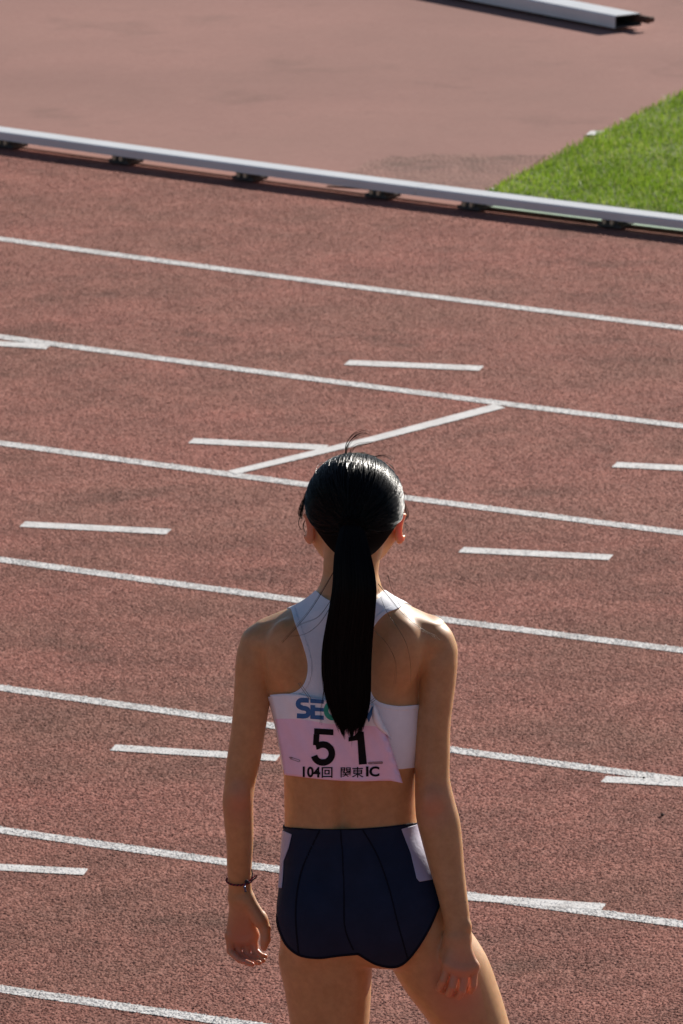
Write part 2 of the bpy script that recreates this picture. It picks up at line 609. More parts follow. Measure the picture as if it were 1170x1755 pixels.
def tube(pts, rad, sides=6, caps=True):
    """tube mesh along points; rad scalar or per point"""
    pts = np.asarray(pts, float)
    n = len(pts)
    rad = np.broadcast_to(np.asarray(rad, float), (n,))
    t = np.gradient(pts, axis=0)
    t /= np.linalg.norm(t, axis=1)[:, None] + 1e-12
    ref = np.array([0, 0, 1.0]) if abs(t[0, 2]) < 0.8 else np.array([1.0, 0, 0])
    V = np.zeros((n, sides, 3))
    u = np.cross(t[0], ref)
    u /= np.linalg.norm(u)
    for i in range(n):
        u = u - t[i] * (u @ t[i])
        u /= np.linalg.norm(u) + 1e-12
        v = np.cross(t[i], u)
        for j in range(sides):
            a = 2 * math.pi * j / sides
            V[i, j] = pts[i] + rad[i] * (math.cos(a) * u + math.sin(a) * v)
    F = [[i * sides + j, i * sides + (j + 1) % sides, (i + 1) * sides + (j + 1) % sides, (i + 1) * sides + j] for i in range(n - 1) for j in range(sides)]
    if caps:
        F.append(list(range(sides))[::-1])
        F.append([(n - 1) * sides + j for j in range(sides)])
    return V.reshape(-1, 3), F


# ------------------------------------------------------------------ kerb rail
RAIL_W, RAIL_T, RAIL_B = 0.080, 0.025, 0.026


def angle_on_kerb(px):
    """angle of the point of the kerb's outer edge seen in image column px"""
    lo, hi = A_MID - 0.3, A_MID + 0.3
    for _ in range(60):
        mid = 0.5 * (lo + hi)
        x, _y = project(np.array([arc_pt(R0, mid)]))
        if x[0] < px:
            lo = mid
        else:
            hi = mid
    return 0.5 * (lo + hi)


def rail(a0, a1, feet_px, label):
    n = 40
    an = np.linspace(a0, a1, n + 1)
    t, w, b = RAIL_T, RAIL_W, RAIL_B
    rr = 0.004
    prof = [(0, b + 0.0006), (0, b + t - rr), (-0.0012, b + t - 0.0012), (-rr, b + t), (-w + rr, b + t), (-w + 0.0012, b + t - 0.0012), (-w, b + t - rr), (-w, b + 0.0006), (-w + 0.0006, b), (-0.0006, b)]
    k = len(prof)
    org = arc_pt(R0, 0.5 * (a0 + a1), 0)
    root = empty('kerb_rail', org, label=label, category='kerb rail', group='white kerb rails along the inner edge of the track')
    V = np.array([arc_pt(R0 + dr, a, z) for a in an for dr, z in prof]) - org
    F = [[i * k + j, (i + 1) * k + j, (i + 1) * k + (j + 1) % k, i * k + (j + 1) % k] for i in range(n) for j in range(k)]
    F += [list(range(k)), [n * k + j for j in range(k)][::-1]]
    obj('rail_profile', V, F, M_RAIL, root, True)
    o = root.children[0]
    o.data.polygons.foreach_set('use_smooth', [False] * len(o.data.polygons))
    for px in feet_px:
        a = angle_on_kerb(px)
        tv = np.array([-math.sin(a), math.cos(a), 0.0])
        rv = np.array([math.cos(a), math.sin(a), 0.0])
        c0 = arc_pt(R0 - 0.5 * w, a, 0) - org
        Vb, Fb = box_mesh(c0 + np.array([0, 0, 0.0085]), tv * 0.040, rv * (w * 0.5 - 0.006), np.array([0, 0, 0.0045]))
        Vc, Fc = box_mesh(c0 + np.array([0, 0, 0.018]), tv * 0.028, rv * (w * 0.5 - 0.010), np.array([0, 0, 0.0062]))
        f = obj('rail_foot', np.array(Vb + Vc), Fb + [[q + 8 for q in g] for g in Fc], M_FOOT, root, False)
        for s in (-0.014, 0.012):
            ctr = arc_pt(R0 - 0.006, a, 0.0185) - org + tv * s
            ang = np.linspace(0, 2 * math.pi, 9)[:-1]
            Vh = [ctr + 0.0078 * (math.cos(q) * tv + math.sin(q) * np.array([0, 0, 1])) - rv * 0.006 for q in ang]
            Vh += [ctr + 0.0068 * (math.cos(q) * tv + math.sin(q) * np.array([0, 0, 1])) + rv * 0.004 for q in ang]
            Fh = [[j, (j + 1) % 8, 8 + (j + 1) % 8, 8 + j] for j in range(8)] + [list(range(8, 16))]
            obj('bolt', np.array(Vh), Fh, M_BOLT, f, False)
    return root


aj = angle_on_kerb(712)
rail(angle_on_kerb(712) - 0.095, aj - 0.00003, [-205, 2, 200, 413, 641], 'long white kerb rail left of the joint, standing on bare red track')
rail(aj + 0.00003, aj + 0.095, [800, 1041, 1265], 'white kerb rail right of the joint, running along the grass edge')

# loose rail lying on the apron
def loose_rail():
    b = 0.014
    ftop = ground(1054, 49, b)
    away = ground(873, 14, b)
    ax = (away - ftop)
    ax[2] = 0
    ax /= np.linalg.norm(ax)
    wv = np.array([ax[1], -ax[0], 0.0])
    if wv[1] < 0:
        wv = -wv
    L_, w_, h_, th = 4.0, 0.105, 0.041, 0.004
    root = empty('loose_rail', ftop * np.array([1, 1, 0]), label='loose white rail with an open hollow end lying on the apron', category='rail')
    up = np.array([0, 0, 1.0])
    o0 = np.array([0, 0, b])
    outer = [(0, 0), (0, h_ - 0.004), (0.004, h_), (w_ - 0.004, h_), (w_, h_ - 0.004), (w_, 0)]
    inner = [(th, th), (th, h_ - 0.006), (0.006, h_ - th), (w_ - 0.006, h_ - th), (w_ - th, h_ - 0.006), (w_ - th, th)]
    k = 6
    V = []
    for s in (0.0, L_):
        for u, v in outer + inner:
            V.append(o0 + ax * s + wv * u + up * v)
    F, mi = [], []
    for j in range(k):
        j2 = (j + 1) % k
        F.append([j, j2, 12 + j2, 12 + j]); mi.append(0)
        F.append([6 + j, 18 + j, 18 + j2, 6 + j2]); mi.append(1)
        F.append([j, 6 + j, 6 + j2, j2]); mi.append(1)
        F.append([12 + j, 12 + j2, 18 + j2, 18 + j]); mi.append(1)
    o = obj('rail_tube', np.array(V), F, [M_RAIL, M_TUBEIN], root, False)
    o.data.polygons.foreach_set('material_index', mi)
    # supports under the tube
    for s in (0.35, 1.9, 3.6):
        Vb, Fb = box_mesh(ax * s + wv * w_ / 2 + up * 0.009, ax * 0.03, wv * (w_ * 0.4), up * 0.0049)
        obj('rail_foot', np.array(Vb), Fb, M_FOOT, root, False)
    # rusty connector tongue sticking out of the end at the back
    Vb, Fb = box_mesh(o0 - ax * 0.004 + wv * (w_ - 0.010) + up * (h_ * 0.62), ax * 0.05, wv * 0.005, up * 0.0115)
    bevel(obj('connector_tongue', np.array(Vb), Fb, M_RUST, root, False), 0.002)
    tv, fv = tube([o0 - ax * 0.045 + wv * (w_ - 0.02) + up * h_ * 0.62, o0 - ax * 0.045 + wv * (w_ + 0.012) + up * h_ * 0.62], 0.0095, 10)
    obj('connector_pin', tv, fv, M_RUST, root, False)


loose_rail()


def pebble(name, px, py, r, mat, label, cat, z=0.0):
    g = ground(px, py, z)
    bm = bmesh.new()
    bmesh.ops.create_icosphere(bm, subdivisions=2, radius=r)
    for v in bm.verts:
        v.co *= 1 + 0.25 * math.sin(v.co.x * 900 + v.co.y * 700) * math.cos(v.co.z * 800)
        v.co.z *= 0.6
    me = bpy.data.meshes.new(name)
    bm.to_mesh(me)
    bm.free()
    me.materials.append(mat)
    o = bpy.data.objects.new(name, me)
    COL.objects.link(o)
    o.location = (g[0], g[1], z + r * 0.5)
    o['label'] = label
    o['category'] = cat


pebble('pebble', 843, 329, 0.011, M_LINE, 'small pale pebble at the near corner of the lawn', 'pebble', 0.006)
pebble('rubber_scrap', 1135, 1398, 0.0042, M_SCRAP, 'small black scrap on the red track between two lane lines', 'scrap', 0.003)
pebble('rubber_scrap', 1103, 1334, 0.0034, M_SCRAP, 'tiny dark scrap between a lane line and its dash', 'scrap', 0.004)


# ------------------------------------------------------------------ implicit surfaces
def smin(a, b, k):
    if np.isscalar(k) and k <= 0:
        return np.minimum(a, b)
    h = np.clip(0.5 + 0.5 * (b - a) / k, 0, 1)
    return b + (a - b) * h - k * h * (1 - h)


class Field:
    def __init__(self, lo, hi, h):
        self.lo = np.array(lo, float)
        self.h = h
        self.n = np.ceil((np.array(hi) - self.lo) / h).astype(int) + 1
        self.ax = [self.lo[i] + h * np.arange(self.n[i]) for i in range(3)]
        self.F = np.full(self.n, 0.05, np.float32)

    def box(self, lo, hi, pad):
        i0 = np.clip(np.floor((np.array(lo) - pad - self.lo) / self.h).astype(int), 0, self.n - 1)
        i1 = np.clip(np.ceil((np.array(hi) + pad - self.lo) / self.h).astype(int) + 1, 1, self.n)
        return tuple(slice(a, b) for a, b in zip(i0, i1))

    def grids(self, s):
        return (self.ax[0][s[0]][:, None, None], self.ax[1][s[1]][None, :, None], self.ax[2][s[2]][None, None, :])

    def add(self, prim, k=0.0, kfun=None):
        fn, lo, hi = prim
        s = self.box(lo, hi, 0.03)
        if any(q.stop <= q.start for q in s):
            return
        X, Y, Z = self.grids(s)
        d = fn(X, Y, Z)
        kk = kfun(X, Y, Z) if kfun else k
        self.F[s] = smin(self.F[s], np.minimum(d, 0.05), kk)

    def sub(self, prim, k=0.0):
        fn, lo, hi = prim
        s = self.box(lo, hi, 0.02)
        X, Y, Z = self.grids(s)
        self.F[s] = -smin(-self.F[s], np.minimum(fn(X, Y, Z), 0.05), k)

    def merge(self, other, k, kfun=None):
        i0 = np.round((other.lo - self.lo) / self.h).astype(int)
        s = tuple(slice(a, a + b) for a, b in zip(i0, other.n))
        X, Y, Z = self.grids(s)
        kk = kfun(X, Y, Z) if kfun else k
        self.F[s] = smin(self.F[s], other.F, kk)

    def mesh(self, iso=0.0):
        return surface_nets(self.F - np.float32(iso), self.lo, self.h)


def surface_nets(F, lo, h):
    ins = F < 0
    nx, ny, nz = F.shape
    c = np.zeros((nx - 1, ny - 1, nz - 1), np.uint8)
    offs = [(i, j, k) for i in (0, 1) for j in (0, 1) for k in (0, 1)]
    for i, j, k in offs:
        c += ins[i:nx - 1 + i, j:ny - 1 + j, k:nz - 1 + k]
    cells = np.argwhere((c > 0) & (c < 8))
    del c
    idx = np.full((nx - 1, ny - 1, nz - 1), -1, np.int32)
    idx[cells[:, 0], cells[:, 1], cells[:, 2]] = np.arange(len(cells))
    val = {o: F[cells[:, 0] + o[0], cells[:, 1] + o[1], cells[:, 2] + o[2]].astype(float) for o in offs}
    acc = np.zeros((len(cells), 3))
    cnt = np.zeros(len(cells))
    for a in offs:
        for ax in range(3):
            if a[ax] == 0:
                b = list(a)
                b[ax] = 1
                b = tuple(b)
                va, vb = val[a], val[b]
                m = (va < 0) != (vb < 0)
                t = np.where(m, va / np.where(m, va - vb, 1), 0)
                pnt = np.tile(np.array(a, float), (len(cells), 1))
                pnt[:, ax] += t
                acc += pnt * m[:, None]
                cnt += m
    V = (cells + acc / cnt[:, None]) * h + lo
    Fs = []
    for ax in range(3):
        sl0 = [slice(None)] * 3
        sl1 = [slice(None)] * 3
        sl0[ax] = slice(0, -1)
        sl1[ax] = slice(1, None)
        a, b = ins[tuple(sl0)], ins[tuple(sl1)]
        e = np.argwhere(a != b)
        u, v = (ax + 1) % 3, (ax + 2) % 3
        ok = (e[:, u] > 0) & (e[:, v] > 0) & (e[:, u] < F.shape[u] - 1) & (e[:, v] < F.shape[v] - 1)
        e = e[ok]
        flip = a[e[:, 0], e[:, 1], e[:, 2]]
        q = []
        for du, dv in ((-1, -1), (0, -1), (0, 0), (-1, 0)):
            cc = e.copy()
            cc[:, u] += du
            cc[:, v] += dv
            q.append(idx[cc[:, 0], cc[:, 1], cc[:, 2]])
        q = np.stack(q, 1)
        q[~flip] = q[~flip][:, ::-1]
        Fs.append(q)
    return V, np.concatenate(Fs).astype(np.int32)


def spline(xs, ys, x):
    """monotone-ish cubic through points (xs ascending)"""
    xs, ys = np.asarray(xs, float), np.asarray(ys, float)
    d = np.diff(ys) / np.diff(xs)
    m = np.zeros(len(xs))
    m[1:-1] = (d[:-1] * np.diff(xs)[1:] + d[1:] * np.diff(xs)[:-1]) / (xs[2:] - xs[:-2])
    m[0], m[-1] = d[0], d[-1]
    x = np.clip(x, xs[0], xs[-1])
    i = np.clip(np.searchsorted(xs, x) - 1, 0, len(xs) - 2)
    hh = xs[i + 1] - xs[i]
    t = (x - xs[i]) / hh
    return ((2 * t ** 3 - 3 * t ** 2 + 1) * ys[i] + (t ** 3 - 2 * t ** 2 + t) * hh * m[i] + (-2 * t ** 3 + 3 * t ** 2) * ys[i + 1] + (t ** 3 - t ** 2) * hh * m[i + 1])


def loft(rows, ex=2.0, cap=0.012):
    """rows: (py, left px, right px, depth offset, half depth)"""
    zc, cx, cy, a, b = [], [], [], [], []
    for py, l, r, dy, hd in rows:
        p = W(0.5 * (l + r), py, dy)
        q0, q1 = W(l, py, dy), W(r, py, dy)
        zc.append(p[2]); cx.append(p[0]); cy.append(p[1]); a.append(0.5 * (q1[0] - q0[0])); b.append(hd)
    o = np.argsort(zc)
    zc, cx, cy, a, b = (np.array(q)[o] for q in (zc, cx, cy, a, b))

    def fn(X, Y, Z):
        z = Z.ravel()
        p = [spline(zc, q, z)[None, None, :] for q in (cx, cy, a, b)]
        A, B = np.maximum(p[2], 0.002), np.maximum(p[3], 0.002)
        x, y = np.abs(X - p[0]) / A, np.abs(Y - p[1]) / B
        if ex == 2.0:
            r = np.sqrt(x * x + y * y) + 1e-6
            g = np.sqrt((x / A) ** 2 + (y / B) ** 2) + 1e-6
            d = r * (r - 1) / g
        else:
            r = (x ** ex + y ** ex) ** (1 / ex) + 1e-6
            g = np.sqrt((x ** (ex - 1) / A) ** 2 + (y ** (ex - 1) / B) ** 2) / r ** (ex - 1) + 1e-6
            d = (r - 1) / g
        d = np.maximum(d, -np.minimum(A, B))
        out = np.maximum(zc[0] - Z, Z - zc[-1])
        return -smin(-d, -(out + 0 * d), cap)
    m = max(a.max(), b.max())
    lo = (np.min(cx - a), np.min(cy - b), zc[0])
    hi = (np.max(cx + a), np.max(cy + b), zc[-1])
    return fn, lo, hi


def ellipsoid(c, r, rot=None):
    c, r = np.array(c, float), np.array(r, float)
    M = np.eye(3) if rot is None else np.array(rot)

    def fn(X, Y, Z):
        x, y, z = X - c[0], Y - c[1], Z - c[2]
        u = (M[0, 0] * x + M[0, 1] * y + M[0, 2] * z) / r[0]
        v = (M[1, 0] * x + M[1, 1] * y + M[1, 2] * z) / r[1]
        w = (M[2, 0] * x + M[2, 1] * y + M[2, 2] * z) / r[2]
        k0 = np.sqrt(u * u + v * v + w * w) + 1e-6
        k1 = np.sqrt((u / r[0]) ** 2 + (v / r[1]) ** 2 + (w / r[2]) ** 2) + 1e-6
        return k0 * (k0 - 1) / k1
    m = r.max()
    return fn, c - m, c + m


def capsule(p, q, ra, rb):
    p, q = np.array(p, float), np.array(q, float)
    e = q - p
    ee = e @ e

    def fn(X, Y, Z):
        t = np.clip(((X - p[0]) * e[0] + (Y - p[1]) * e[1] + (Z - p[2]) * e[2]) / ee, 0, 1)
        d = np.sqrt((X - p[0] - t * e[0]) ** 2 + (Y - p[1] - t * e[1]) ** 2 + (Z - p[2] - t * e[2]) ** 2)
        return d - (ra + (rb - ra) * t)
    m = max(ra, rb)
    return fn, np.minimum(p, q) - m, np.maximum(p, q) + m


def sub_field(prims, h, grid_lo, pad=0.04):
    lo = np.min([p[1] for p in prims], 0) - pad
    hi = np.max([p[2] for p in prims], 0) + pad
    lo = grid_lo + np.floor((lo - grid_lo) / h) * h
    return Field(lo, hi, h)


H = 0.0026
LO = np.array(W(360, 760, 0)) * 0
LO = np.array([W(310, 1500)[0], Y0 - 0.20, -0.02])
HI = np.array([W(1040, 1500)[0], Y0 + 0.26, W(600, 770)[2] + 0.03])

# ---- torso, neck, legs
TORSO = [(1012, 574, 636, -0.012, 0.046), (1032, 532, 676, -0.012, 0.056), (1048, 486, 718, -0.010, 0.064), (1078, 446, 754, -0.006, 0.076),
         (1110, 444, 744, -0.002, 0.088), (1150, 446, 724, 0.0, 0.098), (1200, 462, 721, 0.0, 0.103), (1260, 476, 722, 0.002, 0.100),
         (1320, 485, 717, 0.004, 0.090), (1375, 487, 714, 0.004, 0.082), (1420, 487, 718, 0.002, 0.084), (1460, 484, 742, -0.002, 0.092),
         (1510, 481, 776, -0.004, 0.100), (1560, 480, 795, -0.004, 0.102), (1600, 481, 795, -0.004, 0.092), (1635, 500, 760, 0.0, 0.070)]
NECK = [(880, 560, 655, 0.012, 0.055), (930, 556, 656, 0.008, 0.055), (965, 554, 650, 0.0, 0.053), (990, 552, 648, -0.004, 0.053),
        (1010, 544, 654, -0.008, 0.055), (1035, 520, 690, -0.01, 0.058)]
LEG_L = [(1520, 512, 596, -0.006, 0.08), (1580, 494, 620, -0.006, 0.09), (1640, 477, 637, -0.002, 0.088), (1690, 486, 636, 0.002, 0.083),
         (1755, 497, 632, 0.006, 0.077), (1850, 508, 620, 0.01, 0.066), (1935, 516, 612, 0.008, 0.057), (1990, 514, 610, -0.002, 0.055),
         (2070, 510, 612, -0.014, 0.056), (2170, 524, 604, -0.012, 0.045), (2280, 542, 592, 0.0, 0.032), (2340, 540, 594, 0.0, 0.036)]
LEG_R = [(1530, 640, 770, -0.004, 0.08), (1580, 640, 796, -0.004, 0.092), (1640, 662, 834, -0.002, 0.090), (1690, 690, 853, 0.0, 0.086),
         (1755, 738, 873, 0.004, 0.079), (1850, 790, 900, 0.008, 0.067), (1935, 822, 920, 0.008, 0.057), (1990, 838, 934, 0.0, 0.055),
         (2070, 856, 956, -0.012, 0.056), (2170, 884, 964, -0.01, 0.045), (2280, 918, 968, 0.0, 0.032), (2340, 924, 978, 0.0, 0.036)]
GLUTE_L, GLUTE_R = W(548, 1572, -0.050), W(660, 1580, -0.050)
C_HEAD = W(606, 872, 0.022)


def core(field, cloth=False):
    field.add(loft(TORSO, 2.25), 0.0)
    field.add(loft(NECK), 0.035)
    field.add(loft(LEG_L), 0.018)
    field.add(loft(LEG_R), 0.018)
    field.add(ellipsoid(GLUTE_L, (0.066, 0.064, 0.078)), 0.028 if not cloth else 0.036)
    field.add(ellipsoid(GLUTE_R, (0.074, 0.064, 0.082)), 0.022 if not cloth else 0.040)
    # shoulder blades
    field.add(ellipsoid(W(490, 1116, -0.066), (0.032, 0.026, 0.054)), 0.032)
    field.add(ellipsoid(W(686, 1120, -0.066), (0.032, 0.026, 0.054)), 0.032)
    # bust
    field.add(ellipsoid(W(540, 1190, 0.066), (0.052, 0.048, 0.052)), 0.04)
    field.add(ellipsoid(W(645, 1190, 0.066), (0.052, 0.048, 0.052)), 0.04)
    # back muscles either side of the spine
    field.add(capsule(W(562, 1290, -0.066), W(560, 1415, -0.054), 0.022, 0.022), 0.030)
    field.add(capsule(W(610, 1290, -0.066), W(614, 1415, -0.054), 0.022, 0.022), 0.030)


def groove(field):
    """furrow of the spine"""
    lo, hi = W(540, 1440, -0.15), W(630, 1080, 0.0)
    s = field.box(lo, hi, 0.02)
    X, Y, Z = field.grids(s)
    z = Z.ravel()
    zt = [W(586, q)[2] for q in (1425, 1340, 1180, 1060)]
    xs = np.interp(z, zt, [W(q, 1300)[0] for q in (588, 586, 583, 592)])[None, None, :]
    amp = np.interp(z, [W(586, q)[2] for q in (1470, 1415, 1300, 1150, 1060)], [0, 0.0075, 0.0085, 0.004, 0])[None, None, :]
    g = amp * np.exp(-((X - xs) / 0.014) ** 2) * np.clip((Y0 - 0.02 - Y) / 0.03, 0, 1)
    field.F[s] += g.astype(np.float32)


body_f = Field(LO, HI, H)
core(body_f)
groove(body_f)

# ---- head
body_f.add(ellipsoid(C_HEAD + [0, -0.004, 0.014], (0.077, 0.095, 0.078)), 0.022)
body_f.add(ellipsoid(C_HEAD + [-0.002, 0.040, -0.050], (0.058, 0.056, 0.066)), 0.030)
body_f.add(ellipsoid(C_HEAD + [-0.002, 0.078, -0.098], (0.026, 0.020, 0.018)), 0.030)   # chin
body_f.add(capsule(C_HEAD + [-0.062, 0.015, -0.045], C_HEAD + [-0.030, 0.07, -0.095], 0.016, 0.014), 0.03)
body_f.add(capsule(C_HEAD + [0.060, 0.015, -0.045], C_HEAD + [0.028, 0.07, -0.095], 0.016, 0.014), 0.03)
body_f.add(capsule(C_HEAD + [-0.001, 0.095, -0.012], C_HEAD + [-0.001, 0.112, -0.042], 0.006, 0.011), 0.014)  # nose
body_f.add(ellipsoid(C_HEAD + [-0.001, 0.098, -0.070], (0.022, 0.008, 0.005)), 0.006)   # lips
body_f.add(ellipsoid(C_HEAD + [-0.001, 0.097, -0.079], (0.019, 0.008, 0.006)), 0.006)
for sx in (-1, 1):
    body_f.sub(ellipsoid(C_HEAD + [sx * 0.031 - 0.001, 0.103, -0.008], (0.016, 0.014, 0.010)), 0.012)   # eye sockets


def ear(sx, px, py):
    c = W(px, py, 0.020)
    t = R(38) * sx
    rot = np.array([[math.cos(t), -math.sin(t) * 1.0, 0.0], [math.sin(t), math.cos(t), 0], [0, 0, 1.0]])
    tilt = R(8) * -sx
    rot = rot @ np.array([[math.cos(tilt), 0, math.sin(tilt)], [0, 1, 0], [-math.sin(tilt), 0, math.cos(tilt)]])
    body_f.add(ellipsoid(c, (0.0050, 0.0175, 0.0285), rot), 0.004)
    body_f.sub(ellipsoid(c + [sx * 0.007, 0.006, 0.003], (0.006, 0.011, 0.018), rot), 0.004)


ear(-1, 527, 906)
ear(1, 688, 906)

# ---- arms
ARM_L = [(1068, 438, 474, -0.006, 0.024), (1082, 420, 482, -0.006, 0.034), (1106, 409, 484, -0.006, 0.040), (1130, 404, 480, -0.007, 0.041),
         (1160, 402, 470, -0.008, 0.038), (1200, 400, 463, -0.010, 0.036), (1250, 396, 455, -0.012, 0.034), (1305, 388, 446, -0.014, 0.031),
         (1345, 384, 437, -0.016, 0.029), (1372, 381, 434, -0.016, 0.029), (1402, 383, 434, -0.012, 0.029), (1440, 387, 434, -0.005, 0.027),
         (1490, 389, 431, 0.006, 0.0215), (1522, 391, 431, 0.014, 0.019), (1545, 390, 436, 0.018, 0.017)]
ARM_R = [(1068, 716, 758, -0.006, 0.026), (1083, 708, 772, -0.008, 0.035), (1106, 706, 783, -0.010, 0.040), (1130, 710, 784, -0.014, 0.041),
         (1160, 715, 782, -0.018, 0.039), (1200, 716, 777, -0.024, 0.037), (1240, 712, 772, -0.030, 0.036), (1290, 711, 771, -0.038, 0.034),
         (1335, 711, 771, -0.046, 0.032), (1368, 711, 778, -0.052, 0.031), (1402, 713, 787, -0.057, 0.032), (1440, 722, 792, -0.063, 0.031),
         (1480, 733, 795, -0.071, 0.028), (1530, 748, 800, -0.082, 0.024), (1562, 756, 804, -0.089, 0.021), (1597, 763, 807, -0.096, 0.019), (1612, 762, 811, -0.098, 0.018)]


def chain(f, pts, rad, k=0.002):
    P = [W(*p) for p in pts]
    for i in range(len(P) - 1):
        f.add(capsule(P[i], P[i + 1], rad[i], rad[i + 1]), k)


def hand(f, wrist, mcps, palm_r, fingers, frad, thumb, trad, thenar):
    k = 0.012
    w0 = W(*wrist)
    for m in mcps:
        f.add(capsule(w0 + (W(*m) - w0) * 0.1, W(*m), palm_r * 1.05, palm_r * 0.82), k)
    for a, b in zip(mcps[:-1], mcps[1:]):
        f.add(capsule(W(*a), W(*b), palm_r * 0.78, palm_r * 0.78), 0.008)
    f.add(capsule(W(*thenar[0]), W(*thenar[1]), thenar[2], thenar[3]), 0.010)
    # fingers in a field of their own so that they stay apart
    g = Field(f.lo, f.lo + (f.n - 1.5) * f.h, f.h)
    assert g.F.shape == f.F.shape
    for pts, r in zip(fingers, frad):
        chain(g, pts, r, 0.0008)
    chain(g, thumb, trad, 0.004)
    f.F = smin(f.F, g.F, 0.004)


def arm(rows, hand_args, k_elbow=None):
    prim = loft(rows)
    pts = [np.array(W(*q)) for fg in hand_args['fingers'] + [hand_args['thumb']] + [hand_args['mcps']] for q in fg]
    lo = np.minimum(prim[1], np.min(pts, 0) - 0.02)
    hi = np.maximum(prim[2], np.max(pts, 0) + 0.02)
    f = sub_field([(None, lo, hi)], H, body_f.lo)
    f.add(prim)
    if k_elbow:
        f.add(ellipsoid(*k_elbow), 0.02)
    hand(f, **hand_args)
    return f


left = arm(ARM_L, dict(
    wrist=(411, 1532, 0.016), mcps=[(396, 1603, 0.026), (408, 1609, 0.030), (421, 1609, 0.030), (433, 1602, 0.028)], palm_r=0.0125,
    fingers=[[(393, 1603, 0.022), (394, 1630, 0.022), (410, 1645, 0.000), (432, 1653, -0.016)],
             [(407, 1610, 0.028), (408, 1635, 0.028), (424, 1647, 0.008), (444, 1650, -0.002)],
             [(421, 1610, 0.029), (423, 1636, 0.029), (438, 1645, 0.014), (451, 1646, 0.010)],
             [(434, 1604, 0.027), (437, 1629, 0.027), (446, 1638, 0.016), (454, 1639, 0.018)]],
    frad=[(0.0066, 0.0064, 0.0057, 0.0046), (0.0068, 0.0066, 0.0058, 0.0047), (0.0068, 0.0066, 0.0058, 0.0047), (0.0068, 0.0066, 0.0058, 0.0047)],
    thumb=[(446, 1572, 0.008), (454, 1592, 0.002), (455, 1610, -0.001), (452, 1624, -0.001)], trad=(0.0115, 0.0095, 0.0085, 0.0062),
    thenar=[(424, 1542, 0.008), (446, 1578, 0.004), 0.0125, 0.0135]))
right = arm(ARM_R, dict(
    wrist=(785, 1604, -0.098), mcps=[(768, 1652, -0.110), (781, 1659, -0.114), (796, 1662, -0.114), (811, 1657, -0.108)], palm_r=0.0125,
    fingers=[[(769, 1652, -0.110), (759, 1681, -0.112), (752, 1694, -0.100), (757, 1697, -0.088)],
             [(782, 1659, -0.114), (775, 1691, -0.118), (769, 1703, -0.104), (774, 1702, -0.090)],
             [(797, 1662, -0.114), (792, 1697, -0.117), (786, 1708, -0.103), (789, 1705, -0.090)],
             [(813, 1659, -0.107), (811, 1689, -0.110), (806, 1699, -0.097), (806, 1696, -0.086)]],
    frad=[(0.0076, 0.0070, 0.0064, 0.006), (0.0078, 0.0072, 0.0066, 0.006), (0.0076, 0.0070, 0.0064, 0.006), (0.0070, 0.0064, 0.0058, 0.0055)],
    thumb=[(762, 1632, -0.092), (757, 1655, -0.086), (756, 1672, -0.082), (758, 1684, -0.080)], trad=(0.0105, 0.0095, 0.0085, 0.0065),
    thenar=[(773, 1604, -0.092), (764, 1640, -0.094), 0.0125, 0.0120]))
z_hi, z_lo = W(600, 1100)[2], W(600, 1165)[2]
kfun = lambda X, Y, Z: 0.0025 + 0.030 * np.clip((Z - z_lo) / (z_hi - z_lo), 0, 1) ** 1.5 + 0 * X + 0 * Y
body_f.merge(left, 0, kfun)
body_f.merge(right, 0, kfun)
body_f.add(ellipsoid(W(740, 1072, -0.004), (0.014, 0.016, 0.012)), 0.016)     # bony point of the shoulder
# elbows
body_f.add(ellipsoid(W(411, 1362, -0.038), (0.013, 0.010, 0.016)), 0.016)
body_f.add(ellipsoid(W(741, 1372, -0.076), (0.014, 0.010, 0.018)), 0.016)
body_f.add(ellipsoid(W(799, 1588, -0.100), (0.008, 0.009, 0.010)), 0.010)     # wrist bone

athlete = empty('person', (0.0, Y0, 0.0), label='athlete seen from behind with a long black ponytail, white crop top and navy briefs', category='person')
PORG = np.array([0.0, Y0, 0.0])


def part(name, V, F, mat, parent=athlete, smooth=True, **kw):
    """child of the athlete; V in world coordinates"""
    o = obj(name, np.asarray(V) - PORG, F, mat, parent, smooth, **kw)
    return o


BV, BF = body_f.mesh()
body = part('body', BV, BF, M_SKIN)
# redder skin on hands, elbows and ears
px, py = project(BV)
fl = np.zeros(len(BV))
for cx, cy, rx, ry, amp, cond in ((418, 1625, 48, 75, 0.85, px < 470), (787, 1690, 60, 85, 0.75, BV[:, 1] < Y0 - 0.065), (409, 1375, 30, 42, 0.55, px < 470),
                                  (742, 1380, 36, 45, 0.55, BV[:, 1] < Y0 - 0.03), (529, 903, 16, 36, 0.9, px < 543), (686, 903, 16, 36, 1.0, px > 672)):
    fl = np.maximum(fl, cond * amp * np.clip(1.25 - np.hypot((px - cx) / rx, (py - cy) / ry), 0, 1))
atr = body.data.attributes.new('flush', 'FLOAT', 'POINT')
atr.data.foreach_set('value', fl.astype(np.float32))
thin = np.zeros(len(BV))
for cx, cond in ((530, px < 545), (684, px > 670)):
    thin = np.maximum(thin, cond * np.clip(1.5 - np.hypot((px - cx) / 14, (py - 905) / 34), 0, 1))
atr = body.data.attributes.new('thin', 'FLOAT', 'POINT')
atr.data.foreach_set('value', thin.astype(np.float32))

# eyes
for sx in (-1, 1):
    bm = bmesh.new()
    bmesh.ops.create_uvsphere(bm, u_segments=16, v_segments=10, radius=0.0115)
    me = bpy.data.meshes.new('eye')
    bm.to_mesh(me)
    bm.free()
    me.materials.append(M_EYE)
    me.materials.append(M_BLACK)
    for p in me.polygons:
        p.use_smooth = True
        p.material_index = 1 if p.center.y > 0.0095 else 0
    o = bpy.data.objects.new('eye', me)
    COL.objects.link(o)
    o.parent = athlete
    o.location = Vector(C_HEAD + np.array([sx * 0.031 - 0.001, 0.0815, -0.008]) - PORG)


